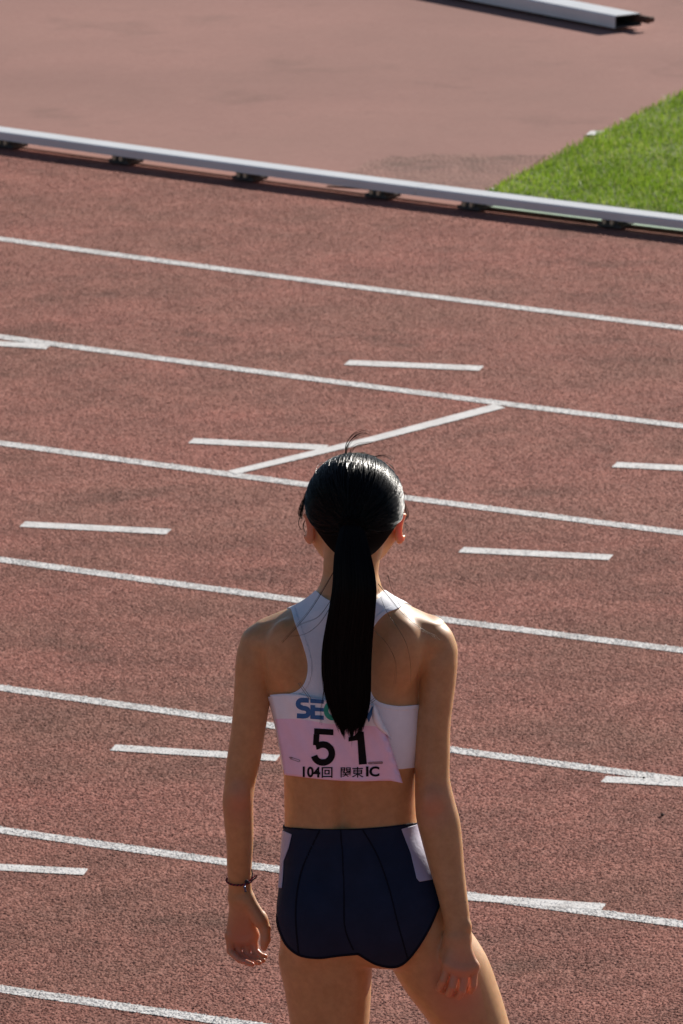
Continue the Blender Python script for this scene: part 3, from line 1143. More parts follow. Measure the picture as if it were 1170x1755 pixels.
# ------------------------------------------------------------------ clothing cut from implicit surfaces
def triangulate(F):
    return np.concatenate([F[:, [0, 1, 2]], F[:, [0, 2, 3]]])


def clip(V, T, g):
    """keep the part of the triangle mesh where g >= 0"""
    pos = g >= 0
    cnt = pos[T].sum(1)
    keep = T[cnt == 3].tolist()
    V = list(map(tuple, V))
    cache = {}

    def cut(i, j):
        key = (i, j) if i < j else (j, i)
        if key not in cache:
            t = g[i] / (g[i] - g[j])
            a, b = V[i], V[j]
            cache[key] = len(V)
            V.append(tuple(a[q] + t * (b[q] - a[q]) for q in range(3)))
        return cache[key]
    for tri in T[(cnt == 1) | (cnt == 2)]:
        s = [int(q) for q in tri]
        while not (pos[s[0]] and not pos[s[2]]):
            s = s[1:] + s[:1]
        if pos[s[1]]:
            c1, c2 = cut(s[1], s[2]), cut(s[2], s[0])
            keep += [[s[0], s[1], c1], [s[0], c1, c2]]
        else:
            keep.append([s[0], cut(s[0], s[1]), cut(s[2], s[0])])
    V = np.array(V)
    T = np.array(keep, dtype=np.int32).reshape(-1, 3)
    used = np.unique(T)
    remap = np.full(len(V), -1, np.int32)
    remap[used] = np.arange(len(used))
    return V[used], remap[T]


def smoothstep(a, b, x):
    t = np.clip((x - a) / (b - a), 0, 1)
    return t * t * (3 - 2 * t)


def curve_pts(pts, n=8, closed=False):
    """Catmull-Rom through 2-D points"""
    pts = np.asarray(pts, float)
    m = len(pts)
    out = []
    rngs = range(m) if closed else range(m - 1)
    for i in rngs:
        p0 = pts[(i - 1) % m] if closed or i > 0 else pts[i]
        p1, p2 = pts[i], pts[(i + 1) % m]
        p3 = pts[(i + 2) % m] if closed or i + 2 < m else p2
        for t in np.linspace(0, 1, n, endpoint=False):
            out.append(0.5 * ((2 * p1) + (-p0 + p2) * t + (2 * p0 - 5 * p1 + 4 * p2 - p3) * t * t + (-p0 + 3 * p1 - 3 * p2 + p3) * t ** 3))
    if not closed:
        out.append(pts[-1])
    return np.array(out)


cloth_lo = np.array([W(400, 1500)[0], Y0 - 0.19, W(600, 1720)[2]])
cloth_lo = LO + np.floor((cloth_lo - LO) / H) * H
cloth_f = Field(cloth_lo, [W(830, 1500)[0], Y0 + 0.16, W(600, 985)[2]], H)
core(cloth_f, cloth=True)
# cloth never dips into the body
i0 = np.round((cloth_f.lo - body_f.lo) / H).astype(int)


def solidify(o, t):
    m = o.modifiers.new('thickness', 'SOLIDIFY')
    m.thickness = t
    m.offset = -1
    return o


def layer(iso):
    V, F = cloth_f.mesh(iso)
    T = triangulate(F)
    px, py = project(V)
    return V, T, np.stack([px, py], 1), V[:, 1] - Y0


L1 = layer(0.0022)
L2 = layer(0.0030)
L3 = layer(0.0036)

armL = curve_pts([(489, 1005), (494, 1028), (505, 1065), (519, 1105), (527, 1138), (524, 1164), (513, 1181), (494, 1190), (466, 1194), (420, 1196)])
armR = curve_pts([(760, 1204), (716, 1208), (682, 1210), (650, 1203), (636, 1186), (631, 1155), (632, 1120), (638, 1080), (660, 1052), (690, 1037), (702, 1005)])
back_top = np.concatenate([armL, [(420, 1318), (486, 1319), (600, 1322), (690, 1318), (760, 1310)], armR,
                           curve_pts([(666, 985), (659, 1010), (645, 1027), (600, 1038), (566, 1030), (537, 1008), (528, 985)])])
front_top = np.array([(489, 985), (490, 1020), (492, 1060), (482, 1110), (462, 1150), (420, 1166), (420, 1300), (600, 1300), (760, 1296), (760, 1170),
                      (725, 1152), (712, 1110), (706, 1060), (702, 985), (666, 985), (658, 1040), (625, 1075), (600, 1082), (570, 1075), (545, 1040), (532, 985)])


def region(P, dy, back, front, w=0.02):
    b = smoothstep(-w, w, dy)
    return poly_sdf(P, back) * (1 - b) + poly_sdf(P, front) * b


def cut_layer(Lr, g):
    return clip(Lr[0], Lr[1], g)


g1 = region(L1[2], L1[3], back_top, front_top)
V, T = cut_layer(L1, g1)
crop_top = solidify(part('crop_top', V, T, M_TOP), 0.0022)
g2 = region(L2[2], L2[3], back_top, front_top)
arm_l = line_dist(L2[2], armL)
arm_r = line_dist(L2[2], armR)
for dd in (arm_l, arm_r):
    V, T = cut_layer(L2, np.minimum(np.minimum(g2, 7.5 - dd), -L2[3] * 985 + 60))
    solidify(part('armhole_binding', V, T, M_BIND, crop_top), 0.0012)

waist_b = curve_pts([(440, 1414), (483, 1417), (540, 1421), (600, 1421), (660, 1417), (716, 1410), (800, 1402)])
leg_rb = curve_pts([(800, 1470), (772, 1505), (757, 1545), (735, 1596), (706, 1640), (680, 1659), (645, 1655), (613, 1637)])
leg_lb = curve_pts([(613, 1637), (580, 1640), (545, 1644), (512, 1639), (489, 1621), (476, 1594), (466, 1560), (440, 1530)])
back_br = np.concatenate([waist_b, leg_rb, leg_lb[1:]])
front_br = np.array([(440, 1413), (484, 1413), (530, 1404), (600, 1402), (665, 1400), (716, 1404), (800, 1399), (800, 1470), (765, 1512), (700, 1570), (640, 1622), (612, 1632), (590, 1622), (530, 1588), (478, 1555), (440, 1530)])
g1 = region(L1[2], L1[3], back_br, front_br)
V, T = cut_layer(L1, g1)
briefs = solidify(part('briefs', V, T, M_NAVY), 0.0022)
g2 = region(L2[2], L2[3], back_br, front_br)
for dd, ww in ((line_dist(L2[2], leg_rb), 3.4), (line_dist(L2[2], leg_lb), 3.4), (line_dist(L2[2], waist_b), 2.2)):
    V, T = cut_layer(L2, np.minimum(np.minimum(g2, ww - dd), -L2[3] * 985 + 40))
    solidify(part('hem', V, T, M_SEAM, briefs), 0.0012)
for pts in ([(549, 1420), (532, 1455), (514, 1500), (506, 1560), (510, 1625), (513, 1640)], [(583, 1421), (587, 1470), (589, 1530), (591, 1590), (605, 1628)],
            [(620, 1420), (646, 1465), (666, 1520), (681, 1580), (699, 1645)]):
    V, T = cut_layer(L2, np.minimum(np.minimum(g2, 1.3 - line_dist(L2[2], curve_pts(pts))), -L2[3] * 985))
    solidify(part('seam', V, T, M_SEAM, briefs), 0.0010)
for poly, lim in (([(688, 1421), (722, 1411), (760, 1400), (790, 1500), (742, 1507), (719, 1511), (714, 1505), (704, 1462)], 30),
                  ([(440, 1420), (483, 1423), (499, 1430), (494, 1452), (485, 1476), (484, 1500), (482, 1522), (440, 1520)], 45)):
    V, T = cut_layer(L3, np.minimum(poly_sdf(L3[2], poly), -L3[3] * 985 + lim))
    solidify(part('hip_sticker', V, T, M_STICK, briefs), 0.0010)

# ------------------------------------------------------------------ race bib
Vt, Tt = L1[0], L1[1]
bvh = BVHTree.FromPolygons([tuple(v) for v in Vt], [tuple(int(q) for q in t) for t in Tt])


def back_depth(px, py):
    d = np.stack(np.broadcast_arrays(*ray(px, py)), -1).reshape(-1, 3)
    out = []
    for q in d:
        hit = bvh.ray_cast(Vector((0, 0, CAM_H)), Vector(q))
        out.append(hit[0].y - Y0 if hit[0] else np.nan)
    return np.array(out)


sx_, sy_ = np.meshgrid(np.linspace(478, 700, 24), np.linspace(1185, 1340, 14))
bd = back_depth(sx_.ravel(), sy_.ravel())
ok = ~np.isnan(bd) & (bd < -0.02)
qx, qy = (sx_.ravel()[ok] - 585) / 100, (sy_.ravel()[ok] - 1260) / 100
basis = lambda x, y: np.stack([np.ones_like(x), x, y, x * x, x * y, y * y, x ** 4], 1)
coef = np.linalg.lstsq(basis(qx, qy), bd[ok], rcond=None)[0]
BIB_LIFT = max(0.0, float(np.max(basis(qx, qy) @ coef - bd[ok]))) * 0.55


def bib_depth(px, py):
    px, py = np.asarray(px, float), np.asarray(py, float)
    d = (basis((px.ravel() - 585) / 100, (py.ravel() - 1260) / 100) @ coef).reshape(px.shape) - 0.004 - BIB_LIFT
    edge = 640 + (py - 1205) * 0.37                      # right border of the paper
    lift = np.clip((px - (edge - 48)) / 48, 0, 1.2)
    low = np.clip((py - 1200) / 140, 0, 1)
    d -= lift ** 2 * (0.006 + 0.028 * low)
    d += np.clip((px - (edge - 10)) / 10, 0, 1.3) ** 2 * (0.004 + 0.016 * low * (1 + 0.5 * np.sin(py * 0.33)))
    d -= 0.006 * np.clip((py - 1322) / 25, 0, 1) ** 2     # free lower border
    d += 0.0014 * np.sin(px * 0.09 + py * 0.05) + 0.0009 * np.sin(px * 0.21 - py * 0.13) + 0.0006 * np.sin(px * 0.37 + py * 0.31)
    return d


def bib_point(px, py, off=0.0):
    return W(px, py, bib_depth(px, py) - off)


nu, nv = 40, 30
V, F, mi = [], [], []
for j in range(nv + 1):
    t = j / nv
    l = np.array([462 + 25 * t ** 0.8, 1191 + 138 * t])
    r = np.array([641 + 49 * t ** 0.85, 1206 + 136 * t])
    for i in range(nu + 1):
        s = i / nu
        x = l[0] + (r[0] - l[0]) * s
        top = 1191 - 5 * math.sin(min(1, s * 2.2) * math.pi) + 15 * s
        bot = 1328 + 11 * math.sin(min(s * 1.25, 1) * math.pi * 0.62) + (6 * max(0, s - 0.9) * 10 * 0.6)
        y = top + (bot - top) * t
        V.append(bib_point(x, y))
for j in range(nv):
    for i in range(nu):
        a = j * (nu + 1) + i
        F.append([a, a + nu + 1, a + nu + 2, a + 1])
        mi.append(0 if (j + 0.5) / nv < 0.29 else 1)
bib = part('race_bib', V, F, [M_BIBW, M_BIBP])
bib.data.polygons.foreach_set('material_index', mi)
solidify(bib, 0.0006)
# turned-over upper right corner showing the white back of the paper
V, F = [], []
for j in range(9):
    t = j / 8
    for i in range(5):
        s = i / 4
        a = np.array([640, 1206]) + t * np.array([31, 62])
        wdt = 13.0 * math.sin(math.pi * min(1, t * 1.05)) ** 0.7 * (1 - 0.35 * t)
        x, y = a[0] - wdt * s * 0.95, a[1] + wdt * s * (1.25 - t)
        b = bib_depth(np.array(x), np.array(y))
        V.append(W(x, y, float(b) - 0.0015 - 0.007 * math.sin(math.pi * min(s + 0.12, 1))))
for j in range(8):
    for i in range(4):
        a = j * 5 + i
        F.append([a, a + 5, a + 6, a + 1])
solidify(part('turned_corner', V, F, M_BIBW, bib), 0.0006)


def bib_polys(name, polys, mat, off=0.0009):
    """flat printed shapes given as 2-D meshes (verts, faces) in picture coordinates, laid on the bib"""
    bm = bmesh.new()
    for vs_, fs_ in polys:
        bv = [bm.verts.new((float(x), float(y), 0)) for x, y in vs_]
        for f in fs_:
            try:
                bm.faces.new([bv[i] for i in f])
            except ValueError:
                pass
    xs = [v.co.x for v in bm.verts]
    ys = [v.co.y for v in bm.verts]
    for x in np.arange(math.floor(min(xs) / 4) * 4, max(xs), 4):
        bmesh.ops.bisect_plane(bm, geom=bm.verts[:] + bm.edges[:] + bm.faces[:], plane_co=(x, 0, 0), plane_no=(1, 0, 0))
    for y in np.arange(math.floor(min(ys) / 5) * 5, max(ys), 5):
        bmesh.ops.bisect_plane(bm, geom=bm.verts[:] + bm.edges[:] + bm.faces[:], plane_co=(0, y, 0), plane_no=(0, 1, 0))
    bmesh.ops.triangulate(bm, faces=bm.faces[:])
    bm.verts.index_update()
    V2 = np.array([v.co[:2] for v in bm.verts])
    F2 = [[v.index for v in f.verts] for f in bm.faces]
    bm.free()
    V3 = bib_point(V2[:, 0], V2[:, 1], off)
    return part(name, V3, F2, mat, bib, True)


def text_poly(body_txt, x0, y0, x1, y1, offset=0.0, slope=0.0):
    cu = bpy.data.curves.new('txt', 'FONT')
    cu.body = body_txt
    cu.resolution_u = 4
    cu.offset = offset
    o = bpy.data.objects.new('txt', cu)
    COL.objects.link(o)
    dg = bpy.context.evaluated_depsgraph_get()
    me = bpy.data.meshes.new_from_object(o.evaluated_get(dg))
    v = np.array([q.co[:2] for q in me.vertices])
    f = [list(p.vertices) for p in me.polygons]
    bpy.data.objects.remove(o)
    bpy.data.meshes.remove(me)
    mn, mx = v.min(0), v.max(0)
    v = (v - mn) / (mx - mn)
    X = x0 + v[:, 0] * (x1 - x0)
    Y = y1 - v[:, 1] * (y1 - y0) + slope * (X - x0)
    return np.stack([X, Y], 1), f


def stroke(pts, w):
    """thick polyline as quads"""
    pts = np.asarray(pts, float)
    t = np.gradient(pts, axis=0)
    t /= np.linalg.norm(t, axis=1)[:, None] + 1e-9
    nrm = np.stack([-t[:, 1], t[:, 0]], 1)
    Vv = np.concatenate([pts + nrm * w / 2, pts - nrm * w / 2])
    n = len(pts)
    return Vv, [[i, i + 1, n + i + 1, n + i] for i in range(n - 1)]


def arc2(cx, cy, rx, ry, a0, a1, n=14):
    a = np.radians(np.linspace(a0, a1, n))
    return np.stack([cx + rx * np.cos(a), cy + ry * np.sin(a)], 1)


quad = lambda *p: (np.array(p, float), [list(range(len(p)))])
# sponsor lettering: S E, green C, O, M
Sx = np.concatenate([[(529, 1200.5), (518, 1200.0)], arc2(516.5, 1206.3, 6.0, 6.3, -95, -265, 9), [(518, 1213.6), (522, 1214.2)], arc2(522.5, 1220.8, 6.0, 6.4, -85, 85, 9), [(519, 1227.6), (508.5, 1226.8)]])
bib_polys('sponsor_letter', [stroke(Sx, 8.2)], M_BLUE)
bib_polys('sponsor_letter', [quad((531.6, 1197.4), (554.5, 1199.2), (554.5, 1206.2), (531.6, 1204.6)), quad((531.6, 1208.2), (539.5, 1208.8), (539.5, 1232.6), (531.6, 1232.0)),
                             quad((539.5, 1212.6), (554.5, 1213.6), (554.5, 1219.8), (539.5, 1218.8)), quad((539.5, 1225.8), (554.5, 1226.8), (554.5, 1233.8), (539.5, 1232.6))], M_BLUE)
bib_polys('sponsor_letter', [stroke(arc2(570.0, 1217.5, 11.5, 13.2, -45, -315, 24), 8.0)], M_GREEN)
bib_polys('sponsor_letter', [stroke(arc2(599.0, 1219.8, 10.5, 12.8, 0, 360, 30), 8.0)], M_BLUE)
bib_polys('sponsor_letter', [quad((613, 1207), (621.5, 1207.6), (621.5, 1237), (613, 1236.4)), quad((619.5, 1207.8), (623.5, 1208), (633.2, 1226), (631.8, 1238.6)),
                             quad((631.8, 1238.6), (629.5, 1226), (637.4, 1211), (641.4, 1213.5))], M_BLUE, 0.0008)
# number
five = [quad((538, 1248.2), (571, 1250.2), (571, 1260.2), (538, 1258.2)), quad((537.2, 1258.2), (547.2, 1258.8), (546.0, 1277.5), (536.0, 1277.0)),
        stroke(np.concatenate([[(541, 1279.5)], arc2(553.0, 1291.5, 15.5, 15.5, -125, 165, 26)]), 11.2)]
bib_polys('number_digit', five, M_BLACK)
one = [quad((612, 1257), (623, 1254), (628.6, 1309.6), (614.8, 1310.6)), quad((597, 1263.5), (607, 1261), (613.5, 1254.2), (623, 1254), (617, 1268), (597, 1271))]
bib_polys('number_digit', one, M_BLACK)
bib_polys('small_lettering', [text_poly('104', 518.5, 1313.5, 548.5, 1332, 0.03, 0.03), text_poly('回', 551, 1314.8, 569.5, 1333, 0.014, 0.0)], M_BLACK)
bib_polys('small_lettering', [text_poly('関東', 583.5, 1314.5, 622.5, 1332.5, 0.009, 0.0), text_poly('IC', 627, 1313.5, 650, 1331, 0.035, 0.0)], M_BLACK)


# safety pins and the rust they left
def pin(p, q, off=0.002):
    p, q = np.array(p, float), np.array(q, float)
    e = q - p
    nrm = np.array([-e[1], e[0]]) / np.linalg.norm(e)
    path = np.concatenate([[p + e * t + nrm * 1.6 for t in np.linspace(0, 1, 7)], [q + 1.6 * (nrm * math.cos(a) + e / np.linalg.norm(e) * math.sin(a)) for a in np.linspace(0.4, 2.7, 5)],
                           [q - e * t - nrm * 1.6 for t in np.linspace(0, 1, 7)]])
    P3 = bib_point(path[:, 0], path[:, 1], off)
    Vv, Ff = tube(P3, 0.00042, 5)
    part('safety_pin', Vv, Ff, M_PIN, bib)


pin((512, 1170), (531, 1197))
pin((645, 1196), (626, 1210))
pin((497, 1299), (512, 1304), 0.0012)
pin((632, 1308), (654, 1307), 0.0012)
bib_polys('rust_stain', [quad((494, 1297.5), (499, 1297), (502, 1299.5), (498, 1300.6))], M_RUBST, 0.0006)
bib_polys('rust_stain', [quad((629, 1306.5), (655, 1306), (656, 1308), (631, 1309.6))], M_RUBST, 0.0004)


# ------------------------------------------------------------------ hair
HC = C_HEAD + np.array([0.0015, -0.006, 0.0110])
HRAD = np.array([0.0835, 0.104, 0.0850])
KNOT = W(604, 904, -0.088)


def hairline(az):
    """lowest elevation (degrees) of the hair for azimuth az in degrees, 0 = face"""
    az = np.abs(az)
    return np.interp(az, [0, 35, 62, 80, 95, 110, 128, 145, 165, 180], [36, 34, 18, -6, -14, -18, -31, -50, -66, -70])


hf = Field(HC - 0.125, HC + 0.125, 0.0026)
hf.add(ellipsoid(HC, HRAD))
hf.add(ellipsoid(HC + [0, -0.030, -0.042], (0.056, 0.058, 0.052)), 0.03)
V, F = hf.mesh()
d = (V - HC) / HRAD
az = np.degrees(np.arctan2(d[:, 0], d[:, 1]))
el = np.degrees(np.arctan2(d[:, 2], np.hypot(d[:, 0], d[:, 1])))
V, T = clip(V, triangulate(F), (el - hairline(az)))
hair = part('hair', V, T, M_HAIRCAP)
solidify(hair, 0.004)


def strands(name, paths, rad, mat, parent, sides=3):
    """paths (n, m, 3) arrays; thin tapered tubes joined into one mesh"""
    P = np.asarray(paths, float)
    n, m, _ = P.shape
    rad = np.asarray(rad, float)
    rad = np.broadcast_to(rad, (n, m)) if rad.ndim < 2 else rad
    t = np.gradient(P, axis=1)
    t /= np.linalg.norm(t, axis=2, keepdims=True) + 1e-12
    ref = np.array([0.31, -0.83, 0.46])
    u = np.cross(t, ref)
    u /= np.linalg.norm(u, axis=2, keepdims=True) + 1e-12
    v = np.cross(t, u)
    V = np.zeros((n, m, sides, 3))
    for j in range(sides):
        a = 2 * math.pi * j / sides
        V[:, :, j] = P + rad[:, :, None] * (math.cos(a) * u + math.sin(a) * v)
    i = np.arange(n)[:, None, None] * (m * sides)
    k = np.arange(m - 1)[None, :, None] * sides
    j = np.arange(sides)[None, None, :]
    j2 = (j + 1) % sides
    F = np.stack(np.broadcast_arrays(i + k + j, i + k + j2, i + k + sides + j2, i + k + sides + j), -1).reshape(-1, 4)
    return part(name, V.reshape(-1, 3), F.astype(np.int32), mat, parent)


def slerp(a, b, t):
    om = np.arccos(np.clip((a * b).sum(1), -1, 1))[:, None, None]
    t = t[None, :, None]
    return (np.sin((1 - t) * om) * a[:, None] + np.sin(t * om) * b[:, None]) / np.sin(om)


n = 5200
az = rng.uniform(-180, 180, n * 3)
el = np.degrees(np.arcsin(rng.uniform(-0.85, 1, n * 3)))
ok = el > hairline(az) + 1
az, el = np.radians(az[ok][:n]), np.radians(el[ok][:n])
n = len(az)
edge = rng.random(n) < 0.45                       # many hairs start at the hairline
el = np.where(edge, np.radians(hairline(np.degrees(az))) + rng.uniform(0, 0.06, n), el)
a = np.stack([np.sin(az) * np.cos(el), np.cos(az) * np.cos(el), np.sin(el)], 1)
kd = (KNOT - HC) / HRAD
kd /= np.linalg.norm(kd)
b = kd + rng.normal(0, 0.10, (n, 3)) * [1, 0.3, 1]
b /= np.linalg.norm(b, axis=1)[:, None]
tt = np.linspace(0, 1, 15)
P = slerp(a, b, tt)
lay = rng.uniform(0.0, 0.030, n)[:, None, None] + 0.006 * np.sin(tt * math.pi)[None, :, None] * rng.random((n, 1, 1))
cl = (0.006 * np.sin(np.degrees(az) * 0.55) + 0.008 * np.sin(np.degrees(az) * 1.9 + 1))[:, None, None] * np.sin(tt * math.pi)[None, :, None]
P = HC + HRAD * P * (1.0 + lay + cl)
# close to the knot the hair lies on the bulge of the tie
P += (np.clip((tt - 0.72) / 0.28, 0, 1) ** 2)[None, :, None] * np.array([0, -0.012, 0])
fz = rng.random(n) < 0.035
P[fz] += (rng.normal(0, 0.0022, (fz.sum(), 1, 3)) + (P[fz] - HC) / np.linalg.norm(P[fz] - HC, axis=2, keepdims=True) * rng.uniform(0.001, 0.0045, (fz.sum(), 1, 1))) * np.sin(tt * math.pi)[None, :, None]
strands('scalp_strands', P, rng.uniform(0.00025, 0.0008, (n, 1)), M_HAIR, hair, 3)

# ponytail
PT = np.array([(896, 603, 18, -0.086, 0.012), (912, 603, 22, -0.094, 0.016), (935, 603, 28, -0.104, 0.020), (965, 604, 33.5, -0.116, 0.023), (1000, 605, 37, -0.126, 0.023),
               (1060, 602, 40, -0.130, 0.021), (1100, 598.5, 41, -0.129, 0.020), (1150, 595.5, 40, -0.131, 0.019), (1200, 595, 35.5, -0.135, 0.016), (1238, 596, 26, -0.138, 0.011), (1270, 598, 15, -0.139, 0.007)])


def pony(py, u, v):
    py = np.asarray(py, float)
    cx = spline(PT[:, 0], PT[:, 1], py) + 2.2 * np.sin((py - 930) / 42.0) * np.clip((py - 930) / 80.0, 0, 1)
    hw = spline(PT[:, 0], PT[:, 2], py)
    dy = spline(PT[:, 0], PT[:, 3], py)
    hd = spline(PT[:, 0], PT[:, 4], py)
    return W(cx + u * hw, py, dy + v * hd)


ring = 28
rows = np.linspace(898, 1222, 46)
V = [pony(y, 0.84 * math.cos(q) * (1 - 0.25 * max(0, (y - 1200) / 44)), 0.88 * math.sin(q)) for y in rows for q in np.linspace(0, 2 * math.pi, ring, endpoint=False)]
F = [[i * ring + j, i * ring + (j + 1) % ring, (i + 1) * ring + (j + 1) % ring, (i + 1) * ring + j] for i in range(len(rows) - 1) for j in range(ring)]
F += [list(range(ring))[::-1], [(len(rows) - 1) * ring + j for j in range(ring)]]
ponytail = part('ponytail', V, F, M_HAIRCAP, hair)
n, m = 3600, 26
th = rng.uniform(0, 2 * math.pi, n)
rr = np.sqrt(rng.uniform(0.55, 1.0, n))
u, v = rr * np.cos(th), rr * np.sin(th)
lock = np.sin(u * 9.0 + 1.0) + 0.7 * np.sin(u * 21.0 + v * 6)
end = 1261 + 6 * lock - 34 * rng.random(n) ** 1.5 - 40 * np.abs(u) ** 1.5 * rng.random(n)
end = np.where(rng.random(n) < 0.04, end - rng.uniform(0, 90, n), end)
end = np.where(rng.random(n) < 0.03, end + rng.uniform(4, 16, n), end)
P = np.zeros((n, m, 3))
ph = rng.uniform(0, 6.28, n)
for i in range(m):
    t = i / (m - 1)
    y = 900 + (end - 900) * t
    wob = (0.05 * np.sin(ph + t * 5) + 0.07 * np.sin(u * 7 + t * 6 + 1)) * t
    drift = rng.normal(0, 1, n) * 0 + 0.10 * np.sin(ph * 1.7) * t
    P[:, i] = pony(y, (u + wob + drift * 0.5) * 1.0, v + 0.5 * wob)
taper = np.concatenate([np.ones(m - 6), np.linspace(1, 0.25, 6)])[None, :]
strands('ponytail_strands', P, rng.uniform(0.0003, 0.0006, (n, 1)) * taper, M_PONY, hair, 3)
# hair tie
q = np.linspace(0, 2 * math.pi, 25)[:-1]
ctr = W(603, 906, -0.098)
path = np.array([ctr + 0.0130 * math.cos(a) * np.array([1, 0, 0]) + 0.0122 * math.sin(a) * np.array([0, 0.55, 0.83]) for a in q])
Vv = []
for i, p0 in enumerate(path):
    rad = (p0 - ctr) / np.linalg.norm(p0 - ctr)
    axn = np.array([0, -0.83, 0.55])
    Vv += [p0 + 0.0035 * (math.cos(s) * rad + math.sin(s) * axn) for s in np.linspace(0, 2 * math.pi, 9)[:-1]]
F = [[i * 8 + j, i * 8 + (j + 1) % 8, ((i + 1) % 24) * 8 + (j + 1) % 8, ((i + 1) % 24) * 8 + j] for i in range(24) for j in range(8)]
part('hair_tie', Vv, F, M_CORDK, hair)

# loose strands (picture points with depth)
LOOSE = [  # tuft on the crown
    ([(592, 782, .03), (594, 764, .03), (606, 748, .03), (622, 741, .03), (630, 743, .03)], 9, 5, 0.00045),
    ([(600, 780, .03), (604, 768, .03), (616, 761, .03), (634, 757, .03)], 5, 4, 0.0004),
    ([(640, 783, .03), (652, 780, .03), (664, 781, .03), (673, 786, .03)], 6, 3, 0.0004),
    ([(662, 792, .02), (672, 798, .02), (678, 808, .02)], 4, 3, 0.0004),
    # locks in front of the left ear
    ([(534, 838, .045), (522, 858, .05), (514, 878, .052), (517, 888, .05)], 26, 5, 0.0005),
    ([(540, 820, .045), (528, 842, .05), (519, 866, .052), (515, 886, .05)], 22, 5, 0.0005),
    ([(525, 888, .05), (519, 900, .05), (523, 914, .045), (536, 926, .035)], 5, 2, 0.00045),
    ([(513, 888, .05), (511, 898, .05), (516, 908, .05)], 3, 2, 0.00035),
    # right ear
    ([(688, 850, .04), (694, 874, .042), (696, 886, .04), (692, 892, .035)], 14, 4, 0.0004),
    ([(692, 896, .03), (699, 904, .03), (694, 912, .03)], 4, 4, 0.0003),
    ([(686, 840, .02), (695, 848, .02), (697, 860, .02)], 4, 3, 0.0003),
    # nape and shoulders, left
    ([(574, 975, -.09), (556, 1005, -.09), (530, 1045, -.097), (505, 1075, -.10), (483, 1100, -.098)], 3, 2, 0.00045),
    ([(566, 1030, -.11), (545, 1058, -.105), (516, 1070, -.104), (505, 1080, -.10)], 2, 2, 0.0004),
    ([(566, 1040, -.11), (548, 1068, -.106), (524, 1086, -.104), (496, 1090, -.10)], 2, 2, 0.00035),
    # right
    ([(648, 1010, -.10), (660, 1045, -.10), (680, 1075, -.10), (696, 1105, -.105), (703, 1140, -.105), (703, 1170, -.103)], 2, 1.5, 0.00042),
    ([(648, 1000, -.08), (668, 1022, -.085), (690, 1048, -.085), (718, 1072, -.082), (755, 1093, -.075)], 3, 3, 0.0004),
    ([(640, 1080, -.12), (662, 1103, -.115), (677, 1135, -.112), (676, 1172, -.108)], 2, 2, 0.00036),
    ([(665, 985, -.05), (672, 1010, -.06), (684, 1034, -.07), (704, 1062, -.08), (728, 1078, -.08)], 2, 3, 0.00032),
    ([(555, 1180, -.125), (548, 1215, -.128), (549, 1240, -.13)], 5, 3, 0.00035),
]
allp, allr = [], []
for pts, cnt, spread, r in LOOSE:
    c3 = curve_pts([W(*p) for p in pts], 6)
    idx = np.linspace(0, len(c3) - 1, 20)
    c3 = np.stack([np.interp(idx, np.arange(len(c3)), c3[:, k]) for k in range(3)], 1)
    for q in range(cnt):
        tt = np.linspace(0, 1, 20)[:, None]
        off = rng.normal(0, spread / SC * 0.45, 3) * (0.35 + 0.9 * tt) + rng.normal(0, spread / SC * 0.4, 3) * np.sin(tt * math.pi)
        off[:, 1] *= 0.3
        allp.append(c3 + off)
        allr.append(r * (0.75 if pts[0][1] > 970 else 0.9) * np.linspace(1, 0.4, 20))
strands('loose_strands', np.array(allp), np.array(allr), M_HAIR, hair, 4)['kind'] = 'stuff'

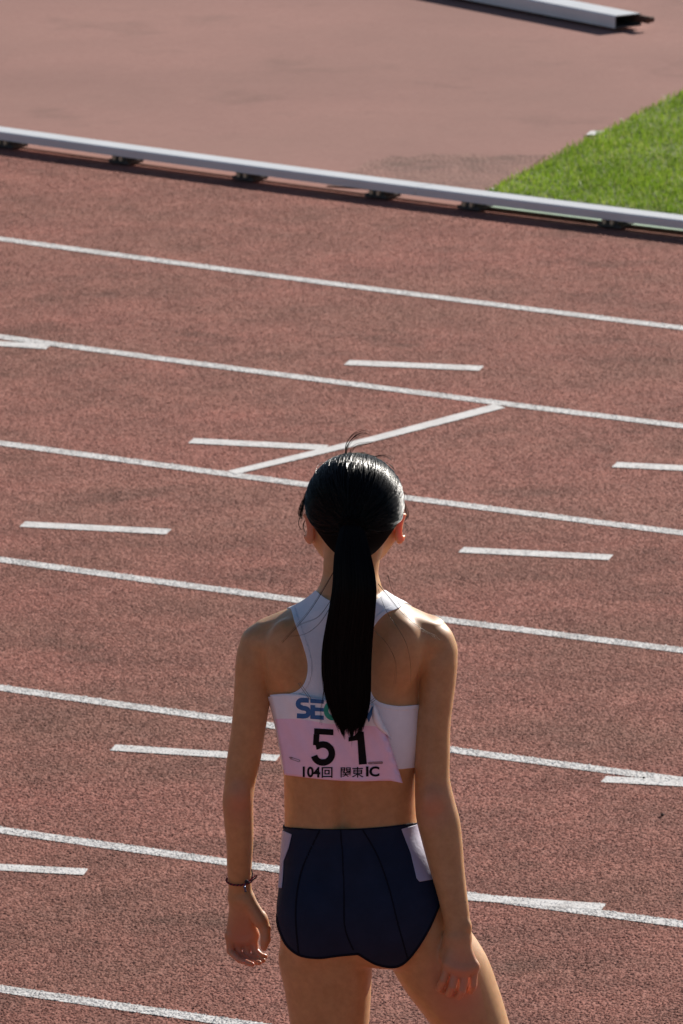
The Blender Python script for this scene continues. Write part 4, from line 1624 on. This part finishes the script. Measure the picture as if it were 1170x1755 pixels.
# ------------------------------------------------------------------ bracelet on the left wrist
def bracelet():
    root = None
    n = 90
    a = np.linspace(0, 2 * math.pi, n, endpoint=False)
    c0 = W(410.5, 1507, 0.009)
    cos, sin = np.cos(a), np.sin(a)
    base = c0 + np.stack([0.0232 * cos, 0.0222 * sin, -0.0055 * -sin + 0.0015 * cos], 1)
    parts = []
    for s, (ph, mat) in enumerate(((0, M_CORDK), (math.pi, M_CORDR))):
        out = np.stack([cos, sin, 0 * a], 1)
        w = 22 * a + ph
        p = base + out * (0.0009 * np.cos(w))[:, None] + np.array([0, 0, 1.0]) * (0.0011 * np.sin(w))[:, None]
        p = np.concatenate([p, p[:1]])
        Vv, Ff = tube(p, 0.0012, 6, False)
        if root is None:
            root = part('bracelet', Vv, Ff, mat)
        else:
            part('cord', Vv, Ff, mat, root)
    for q, mat in (([(424, 1511, -0.018), (430, 1507, -0.019), (436, 1502, -0.017), (441, 1500, -0.016)], M_CORDR), ([(423, 1510, -0.018), (431, 1509, -0.018), (437, 1505, -0.017), (440, 1502, -0.014)], M_CORDK),
                   ([(429, 1509, -0.016), (432, 1500, -0.010), (431, 1490, -0.006)], M_CORDK)):
        Vv, Ff = tube(curve_pts([W(*p) for p in q], 4), 0.0012, 6)
        part('cord_end', Vv, Ff, mat, root)
    bm = bmesh.new()
    bmesh.ops.create_icosphere(bm, subdivisions=2, radius=0.0034)
    V = np.array([v.co[:] for v in bm.verts]) * [1.2, 0.8, 1.0] + W(422.5, 1511, -0.018)
    F = [[v.index for v in f.verts] for f in bm.faces]
    bm.free()
    part('knot', V, F, M_CORDK, root)
    Vv, Ff = tube(np.array([W(420.5, 1513, -0.018), W(419.5, 1517, -0.018), W(419, 1519, -0.018)]), 0.0006, 5)
    part('charm_ring', Vv, Ff, M_CHARM, root)
    Vv, Ff = tube(np.array([W(418.5, 1518.5, -0.018), W(419, 1521, -0.018), W(420, 1525, -0.018), W(420.5, 1528.5, -0.018)]), [0.0014, 0.0022, 0.0015, 0.0024], 8)
    part('charm', Vv, Ff, M_CHARM, root)


bracelet()

# ------------------------------------------------------------------ shoes (below the frame)
for px in (568, 950):
    c = W(px, 2330)
    c[2] = 0.0
    sf = Field(c + [-0.08, -0.11, -0.02], c + [0.08, 0.24, 0.14], 0.005)
    sf.add(capsule(c + [0, -0.045, 0.035], c + [0, 0.06, 0.036], 0.033, 0.038), 0.02)
    sf.add(capsule(c + [0, 0.06, 0.030], c + [0.004, 0.155, 0.026], 0.040, 0.030), 0.03)
    sf.add(capsule(c + [0, -0.01, 0.04], c + [0, -0.005, 0.085], 0.036, 0.036), 0.03)
    X, Y, Z = sf.grids((slice(None),) * 3)
    sf.F = np.maximum(sf.F, (0.006 - Z + 0 * sf.F).astype(np.float32))
    V, F = sf.mesh()
    part('shoe', V, F, M_SHOE)
